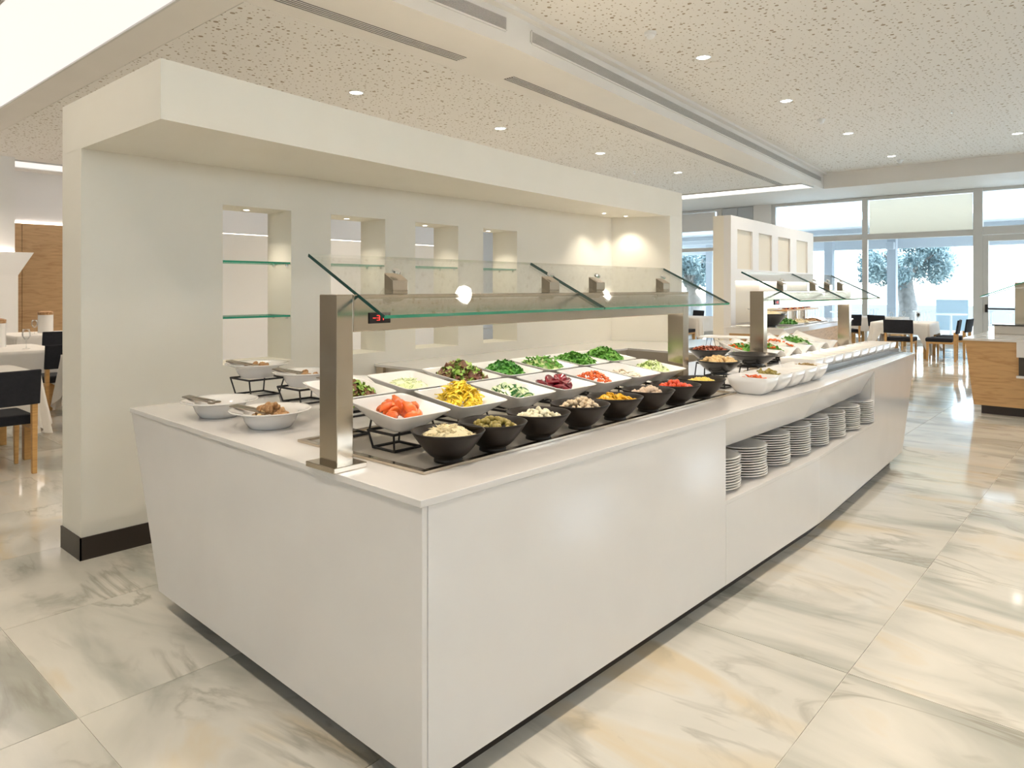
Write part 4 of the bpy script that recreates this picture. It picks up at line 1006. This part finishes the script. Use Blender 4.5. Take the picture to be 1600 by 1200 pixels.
# long board on a black trapezoid stand at the back
bd = thing('raised_board', 'pale slab on black trestle feet at the back of the counter', 'board', (-3.0, 6.5, BZ), radians(8))
MB().box(-.23, .23, -.13, .13, .098, .112).build('slab', 'porcelain_soft', bd, bevel=.003)
for s_ in (-.13, .13):
    MB().tube([(s_-.05, -.07, .005), (s_-.03, -.07, .098), (s_+.03, -.07, .098), (s_+.05, -.07, .005)], .005, 6, True).build('trestle', 'black_iron', bd)
    MB().tube([(s_-.05, .07, .005), (s_-.03, .07, .098), (s_+.03, .07, .098), (s_+.05, .07, .005)], .005, 6, True).build('trestle', 'black_iron', bd)

# ================================================================== FAR PARTITION AND ITS BUFFET
p2 = struct(link('wall_partition_far', None), 'second white partition with four beige panels'); 
P2 = [(-5.03, 11.07), (-5.40, 16.05)]; dv = Vector((P2[1][0]-P2[0][0], P2[1][1]-P2[0][1])); LN = dv.length
p2.location = (P2[0][0], P2[0][1], 0); p2.rotation_euler = (0, 0, math.atan2(dv.y, dv.x)-pi/2)
# local: y runs along the wall, +x is the front
MB().box(-.30, -.12, 0, LN, 0, 2.69).build('wall_body', 'wall_paint', p2)
MB().box(-.12, 0, 0, .22, 0, 2.69).build('side_pier', 'white_wall', p2)
pz = [(.30, 1.05), (1.38, 2.13), (2.50, 3.28), (3.72, 4.55)]
up = MB(); up.box(-.12, 0, .22, LN, 1.62, 1.82); up.box(-.12, 0, .22, LN, 2.48, 2.69)
e = [.22]+[v for q in pz for v in q]+[LN]
for a, b in zip(e[0::2], e[1::2]): up.box(-.12, 0, a, b, 1.82, 2.48)
up.build('upper_box', 'white_wall', p2)
for a, b in pz: MB().box(-.10, -.03, a+.002, b-.002, 1.822, 2.478).build('panel', 'cream_panel', p2)
MB().box(-.12, -.10, .22, 1.7, .9, 1.62).build('lit_back_panel', 'cream_panel', p2)
MB().box(-.09, -.05, .3, 4.9, 1.605, 1.619).build('cove_strip', 'cove_light', p2)

fb = thing('oak_buffet', 'oak buffet with white top in front of the far white partition', 'buffet counter', (-4.45, 10.55, 0), radians(4))
MB().hexa([(-.36, .05, .10), (.34, .05, .10), (.34, 4.3, .10), (-.36, 4.3, .10), (-.36, 0, .80), (.42, 0, .80), (.42, 4.4, .80), (-.36, 4.4, .80)]).build('body', 'oak', fb)
MB().hexa([(-.40, -.02, .80), (.43, -.02, .80), (.43, 4.42, .80), (-.40, 4.42, .80), (-.40, -.03, .875), (.46, -.03, .875), (.46, 4.44, .875), (-.40, 4.44, .875)]).build('apron', 'quartz', fb)
MB().box(-.42, .48, -.04, 4.45, .8755, .90).build('worktop', 'quartz', fb, bevel=.003)
MB().box(-.32, .28, .1, 4.2, 0, .10).build('plinth', 'plinth_dark', fb)
fmw = Matrix.Translation((-4.45, 10.55, 0)) @ Matrix.Rotation(radians(4), 4, 'Z')
def at_fb(x, y, z=.90): return fmw @ Matrix.Translation((x, y, z))
big2 = bowl_mesh('serving_bowl', .26, .20, .11, 'black_melamine')
o = link('serving_bowl', big2); o.matrix_world = at_fb(.12, .42); tag(o, 'large black serving bowl on the oak buffet', 'bowl')
o = link('serving_plate', plate_me); o.matrix_world = at_fb(-.1, .05) @ Matrix.Scale(1.1, 4); tag(o, 'white plate at the near end of the oak buffet', 'plate')
scatter_stuff('pasta_salad', [(shred, 200, 'rice')], at_fb(.12, .42), .20, .20, .165, .09, 'pale pasta salad in the large black serving bowl', 'salad', 120)
pla_me = MB().loft([rsq(.20, .30, 0, 40, 9), rsq(.23, .34, .02, 40, 9), rsq(.225, .335, .021, 40, 9), rsq(.19, .29, .006, 40, 9)]).mesh('serving_platter', 'porcelain', True)
pc = [('herb_green', leafs, 'green salad leaves', 'lettuce'), ('sauce_cream', chop, 'pale cheese slices', 'cheese'), ('walnut', chop, 'brown cold cuts', 'meat')]
for i in range(3):
    mw = at_fb(.16, 1.15+i*.78); o = link('serving_platter', pla_me); o.matrix_world = mw; tag(o, 'rectangular platter of %s on the oak buffet' % pc[i][2], 'platter', 'platters on the oak buffet')
    scatter_stuff(pc[i][3]+'_heap', [(pc[i][1], 120, pc[i][0])], mw, .15, .24, .012, [.075, .05, .04][i], '%s on the oak buffet platter' % pc[i][2], pc[i][3], 130+i)
ts = thing('fruit_stand', 'raised steel stand with a wooden tray of fruit on the oak buffet', 'stand', at_fb(-.12, 2.6).translation[:], radians(4))
for y in (-.55, 0, .55): MB().lathe([(.07, 0), (.07, .01), (.05, .02), (.05, .20)], 16, (0, y, 0), capt=True).build('column', 'chrome', ts, True, auto=30)
MB().box(-.16, .16, -1.0, 1.0, .2005, .225).build('tray', 'oak', ts, bevel=.004)
for k in range(26):
    o = link('orange_piece', wed[0] if k % 3 else beet[0]); 
    o.matrix_world = at_fb(-.12, 2.6) @ Matrix.Translation((U(-.11, .11), U(-.9, .9), .25)) @ Euler((U(-.5, .5), U(-.5, .5), U(0, 6))).to_matrix().to_4x4() @ Matrix.Scale(1.7, 4)
    tag(o, 'slice of fruit on the raised wooden tray of the oak buffet', 'fruit', 'fruit slices on the raised tray')
yb = thing('raised_bowl', 'pale dish of pasta raised behind the large black bowl', 'dish', at_fb(-.14, 1.0).translation[:], radians(4))
MB().lathe([(.09, 0), (.09, .01), (.03, .02), (.03, .22)], 16, capt=True).build('foot', 'chrome', yb, True, auto=30)
MB().lathe([(.05, .2205), (.26, .245), (.27, .26), (.255, .26), (.05, .235)], 32, capt=True).build('dish_body', 'porcelain', yb, True)
scatter_stuff('yellow_pasta', [(shred, 220, 'corn')], at_fb(-.14, 1.0, 1.12), .19, .19, .018, .075, 'yellow pasta heaped on the raised pale dish', 'pasta', 140)

# ================================================================== RIGHT OAK ISLAND
ri = thing('oak_island', 'oak clad serving island with white top at the right edge', 'buffet counter', (-.2, 11.4, 0))
MB().hexa([(-1.32, -1.32, .105), (1.4, -1.32, .105), (1.4, 1.2, .105), (-1.32, 1.2, .105), (-1.40, -1.38, .872), (1.4, -1.38, .872), (1.4, 1.25, .872), (-1.40, 1.25, .872)]).build('body', 'oak', ri)
MB().box(-1.42, 1.42, -1.40, 1.27, .8725, .90).build('worktop', 'quartz', ri, bevel=.003)
MB().box(-1.25, 1.3, -1.26, 1.1, 0, .105).build('plinth', 'plinth_dark', ri)
MB().box(-.89, 1.35, -1.395, -1.375, .70, .872).build('apron', 'quartz', ri)
MB().box(-.87, 1.3, -1.386, -1.36, .49, .70).build('niche', 'dark_gap', ri)  # flat slab, no hollow; the shade inside is put into its dark colour
MB().box(-.89, 1.35, -1.42, -1.36, .462, .49).build('niche_shelf', 'quartz', ri)
def warmer(x, y, label):
    t = thing('food_warmer', label, 'warmer', (x, y, .90), 0, 'steel food warmers')
    MB().box(-.24, .24, -.17, .17, 0, .11).build('box', 'steel_tray', t, bevel=.006)
    MB().box(-.26, .26, -.19, .19, .1105, .125).build('lid', 'black_melamine', t, bevel=.004)
warmer(-1.22, 11.35, 'steel food warmer at the corner of the oak island'); warmer(-.64, 11.35, 'second steel food warmer on the oak island')
gh = thing('serving_hood', 'steel serving hood with tilted glass on the oak island', 'gantry', (-1.32, 12.3, .9))
MB().box(-.05, .30, .10, .24, 0, .60).build('column', 'steel', gh, bevel=.004)
MB().box(-.05, 1.9, .08, .26, .6005, .68).build('beam', 'steel', gh, bevel=.004)
g = MB().hexa([(-.42, -.25, .47), (.25, -.25, .74), (.25, .35, .74), (-.42, .35, .47), (-.424, -.25, .482), (.246, -.25, .752), (.246, .35, .752), (-.424, .35, .482)]); g.m = [0, 0, 1, 2, 2, 2]
g.build('glass_pane', ['guard_glass', 'glass_edge', 'glass_edge_dark'], gh)
for i, (x, y) in enumerate(((-.62, 11.86), (-1.38, 11.90), (-1.0, 11.86))):
    o = link('serving_bowl', wide_me); o.location = (x, y, .90); tag(o, ['white rimmed bowl farthest right on the oak island', 'white rimmed bowl at the back of the oak island', 'white rimmed bowl behind the food warmer'][i], 'bowl', 'white bowls on the oak island')
    scatter_things('bread_roll', cr_, 8, Matrix.Translation((x, y, .90)), .06, .06, .03, .05, 'bread piece in the %s' % ['bowl farthest right on the oak island', 'bowl at the back of the oak island', 'bowl behind the food warmer'][i], 'bread', 'bread pieces on the oak island', 150+i, 3)

# ================================================================== CHAIRS AND TABLES
ch0 = None
def chair(x, y, rz, label, group):
    """faces local +y"""
    global ch0
    if ch0 is not None: return dup(ch0, (x, y, 0), rz, label, group)
    t = thing('dining_chair', label, 'chair', (x, y, 0), rz, group)
    MB().box(-.26, .26, -.21, .27, .395, .475).build('seat', 'black_fabric', t, bevel=.02)
    n = 10; L0 = []
    vs = []; fs = []
    for i in range(n+1):
        u = -1+2*i/n; yb_ = -.255-.03*(1-u*u)
        vs += [(u*.275, yb_, .565), (u*.275, yb_-.035, .565), (u*.275, yb_-.075, .845), (u*.275, yb_-.04, .845)]
    for i in range(n):
        for k in range(4): fs.append((i*4+k, i*4+(k+1) % 4, i*4+4+(k+1) % 4, i*4+4+k))
    fs += [(3, 2, 1, 0), (n*4, n*4+1, n*4+2, n*4+3)]
    MB().add(vs, fs).build('backrest', 'black_fabric', t, bevel=.008)
    for s_ in (-1, 1):
        MB().hexa([(s_*.24-.017, -.275, 0), (s_*.24+.017, -.275, 0), (s_*.24+.017, -.235, 0), (s_*.24-.017, -.235, 0), (s_*.24-.02, -.285, .60), (s_*.24+.02, -.285, .60), (s_*.24+.02, -.225, .60), (s_*.24-.02, -.225, .60)]).build('leg', 'chair_oak', t, bevel=.003)
        MB().hexa([(s_*.235-.014, .215, 0), (s_*.235+.014, .215, 0), (s_*.235+.014, .245, 0), (s_*.235-.014, .245, 0), (s_*.235-.02, .205, .395), (s_*.235+.02, .205, .395), (s_*.235+.02, .255, .395), (s_*.235-.02, .255, .395)]).build('leg', 'chair_oak', t, bevel=.003)
        MB().box(s_*.24-.012, s_*.24+.012, -.225, .205, .355, .394).build('side_rail', 'chair_oak', t)
    MB().box(-.222, .222, .215, .24, .355, .394).build('front_rail', 'chair_oak', t)
    ch0 = t; return t
def cloth_mesh(hx, hy, z, drop, seed, corner=.16):
    """tablecloth: flat top, hanging skirt with folds, corners hanging lower"""
    rnd = random.Random(seed); n = 96; per = []
    for i in range(n):
        a = 2*pi*(i+.5)/n; p_ = 14; c, s_ = cos(a), sin(a)
        per.append((hx*math.copysign(abs(c)**(2/p_), c), hy*math.copysign(abs(s_)**(2/p_), s_), a))
    loops = []
    K = 9; o = rnd.random()*6
    for k in range(K+1):
        u = k/K; lp = []
        for (x, y, a) in per:
            cor = min(1, max(0, (abs(x)/hx)*(abs(y)/hy)-.60)/.30)
            fold = u*(.018*sin(a*17+o)+.022*sin(a*11+o*2))+u*.075*cor
            l = sqrt(x*x+y*y); f = 1+(.012*u+fold)/l
            dz = (drop+corner*cor)*u
            lp.append((x*f, y*f, z-dz+(.004 if k == 0 else 0)))
        loops.append(lp)
    m = MB(); m.loft(loops, False, False); cap = [(x*.985, y*.985, z+.006) for x, y, _ in loops[0]]
    b = len(m.v); m.v += cap; m.f += [(i, b+i, b+(i+1) % n, (i+1) % n) for i in range(n)]+[tuple(range(b+n-1, b-1, -1))]; m.m += [0]*(n+1)
    m.f = [tuple(reversed(f)) for f in m.f]
    return m.mesh('tablecloth', 'linen', True)
def table(x, y, hx, hy, label, clabel, group, drop=.32, seed=1, rz=0, corner=.2):
    t = thing('dining_table', label, 'table', (x, y, 0), rz, group)
    MB().box(-hx+.06, hx-.06, -hy+.06, hy-.06, .715, .745).build('table_top', 'chair_oak', t)
    for sx in (-1, 1):
        for sy in (-1, 1): MB().box(sx*(hx-.10)-.035, sx*(hx-.10)+.035, sy*(hy-.10)-.035, sy*(hy-.10)+.035, 0, .715).build('leg', 'chair_oak', t, bevel=.004)
    c = link('tablecloth', cloth_mesh(hx, hy, .747, drop, seed, corner)); c.location = (x, y, 0); c.rotation_euler = (0, 0, rz); tag(c, clabel, 'tablecloth', 'white tablecloths')
glass_me = MB().lathe([(.034, 0), (.034, .003), (.005, .008), (.004, .085), (.02, .095), (.036, .125), (.037, .15), (.030, .195), (.0285, .195), (.0355, .15), (.034, .127), (.018, .098), (.002, .09)], 20, capt=True).mesh('wine_glass', 'clear_glass', True)
def wineglass(x, y, z, label, group, s=1.0):
    o = link('wine_glass', glass_me); o.location = (x, y, z); o.scale = (s, s, s); tag(o, label, 'glass', group)
# left dining area
gL = 'dining chairs beyond the partition'
table(-7.75, 1.35, .52, .62, 'cloth-covered table nearest at the left edge', 'white tablecloth on the table nearest the left edge', 'tables beyond the partition', .30, 11, 0, .22)
chair(-6.98, 1.52, pi/2, 'black upholstered chair with oak legs nearest at the left edge', gL)
table(-10.55, 2.35, .62, .55, 'cloth-covered table in the middle of the left dining area', 'white tablecloth on the middle left table', 'tables beyond the partition', .32, 12, 0, .2)
chair(-9.70, 2.84, pi/2, 'black chair with oak leg beside the partition edge', gL)
chair(-11.6, 2.35, -pi/2, 'black chair behind the middle left table', gL)
table(-8.62, 3.12, .50, .5, 'cloth-covered table half hidden by the partition edge', 'white tablecloth half hidden by the partition edge', 'tables beyond the partition', .36, 13, 0, .26)
table(-13.6, 3.65, .6, .5, 'cloth-covered table farthest back on the left', 'white tablecloth on the farthest left table', 'tables beyond the partition', .32, 14)
chair(-12.6, 3.6, pi/2, 'black chair at the farthest left table', gL)
wineglass(-10.25, 2.60, .754, 'wine glass on the middle left table', 'wine glasses on the left', 1.25)
wineglass(-10.6, 2.15, .754, 'wine glass near the left frame edge', 'wine glasses on the left', 1.15)
wineglass(-8.95, 2.80, .754, 'wine glass by the partition edge', 'wine glasses on the left', 1.1)
wineglass(-8.75, 2.86, .754, 'second wine glass by the partition edge', 'wine glasses on the left', 1.1)
wineglass(-8.9, 2.98, .754, 'third wine glass by the partition edge', 'wine glasses on the left', 1.1)
wineglass(-13.35, 3.5, .754, 'wine glass on the farthest left table', 'wine glasses on the left', 1.2)
def holder(x, y, label):
    t = thing('menu_holder', label, 'holder', (x, y, .754), 0, 'white holders on the left tables')
    MB().lathe([(.11, 0), (.11, .30)], 24, capt=True).build('body', 'porcelain_soft', t, True, auto=30)
    MB().lathe([(.112, .30), (.114, .345), (.07, .36)], 24, capb=True, capt=True).build('top_band', 'walnut', t, True, auto=30)
holder(-10.85, 2.42, 'white round holder with brown top on the middle left table'); holder(-13.7, 3.75, 'white round holder with brown top on the farthest left table')
# window dining area
gR = 'dining chairs near the windows'
table(-3.95, 17.60, .58, .66, 'cloth-covered table near the windows', 'white tablecloth with hanging corners near the windows', 'tables near the windows', .22, 21, .05, .44)
chair(-3.80, 16.62, 0.04, 'black chair seen from behind at the window table', gR)
chair(-3.12, 16.95, pi/2+.1, 'nearer black chair on the right side of the window table', gR)
chair(-3.05, 17.75, pi/2-.05, 'farther black chair on the right side of the window table', gR)
table(-5.1, 20.1, .6, .5, 'cloth-covered table behind the far gantry', 'white tablecloth behind the far gantry', 'tables near the windows', .34, 22)
chair(-5.60, 19.0, .6, 'left one of two black chairs behind the far gantry', gR)
chair(-4.66, 19.0, -.6, 'right one of two black chairs behind the far gantry', gR)
table(-8.9, 17.1, .6, .6, 'cloth-covered table seen between the two partitions', 'white tablecloth seen between the two partitions', 'tables near the windows', .34, 23)
chair(-8.65, 16.2, .1, 'black chair seen between the two partitions', gR)
chair(-9.9, 19.0, 2.6, 'black chair by the windows between the partitions', gR)
for i, (x, y) in enumerate(((-4.15, 17.3), (-3.75, 17.9), (-3.6, 17.2), (-4.05, 17.95))):
    wineglass(x, y, .754, ['wine glass at the near left of the window table', 'wine glass at the far right of the window table', 'wine glass at the near right of the window table', 'wine glass at the far left of the window table'][i], 'wine glasses on the window table', 1.1)
bpy.context.view_layer.update()
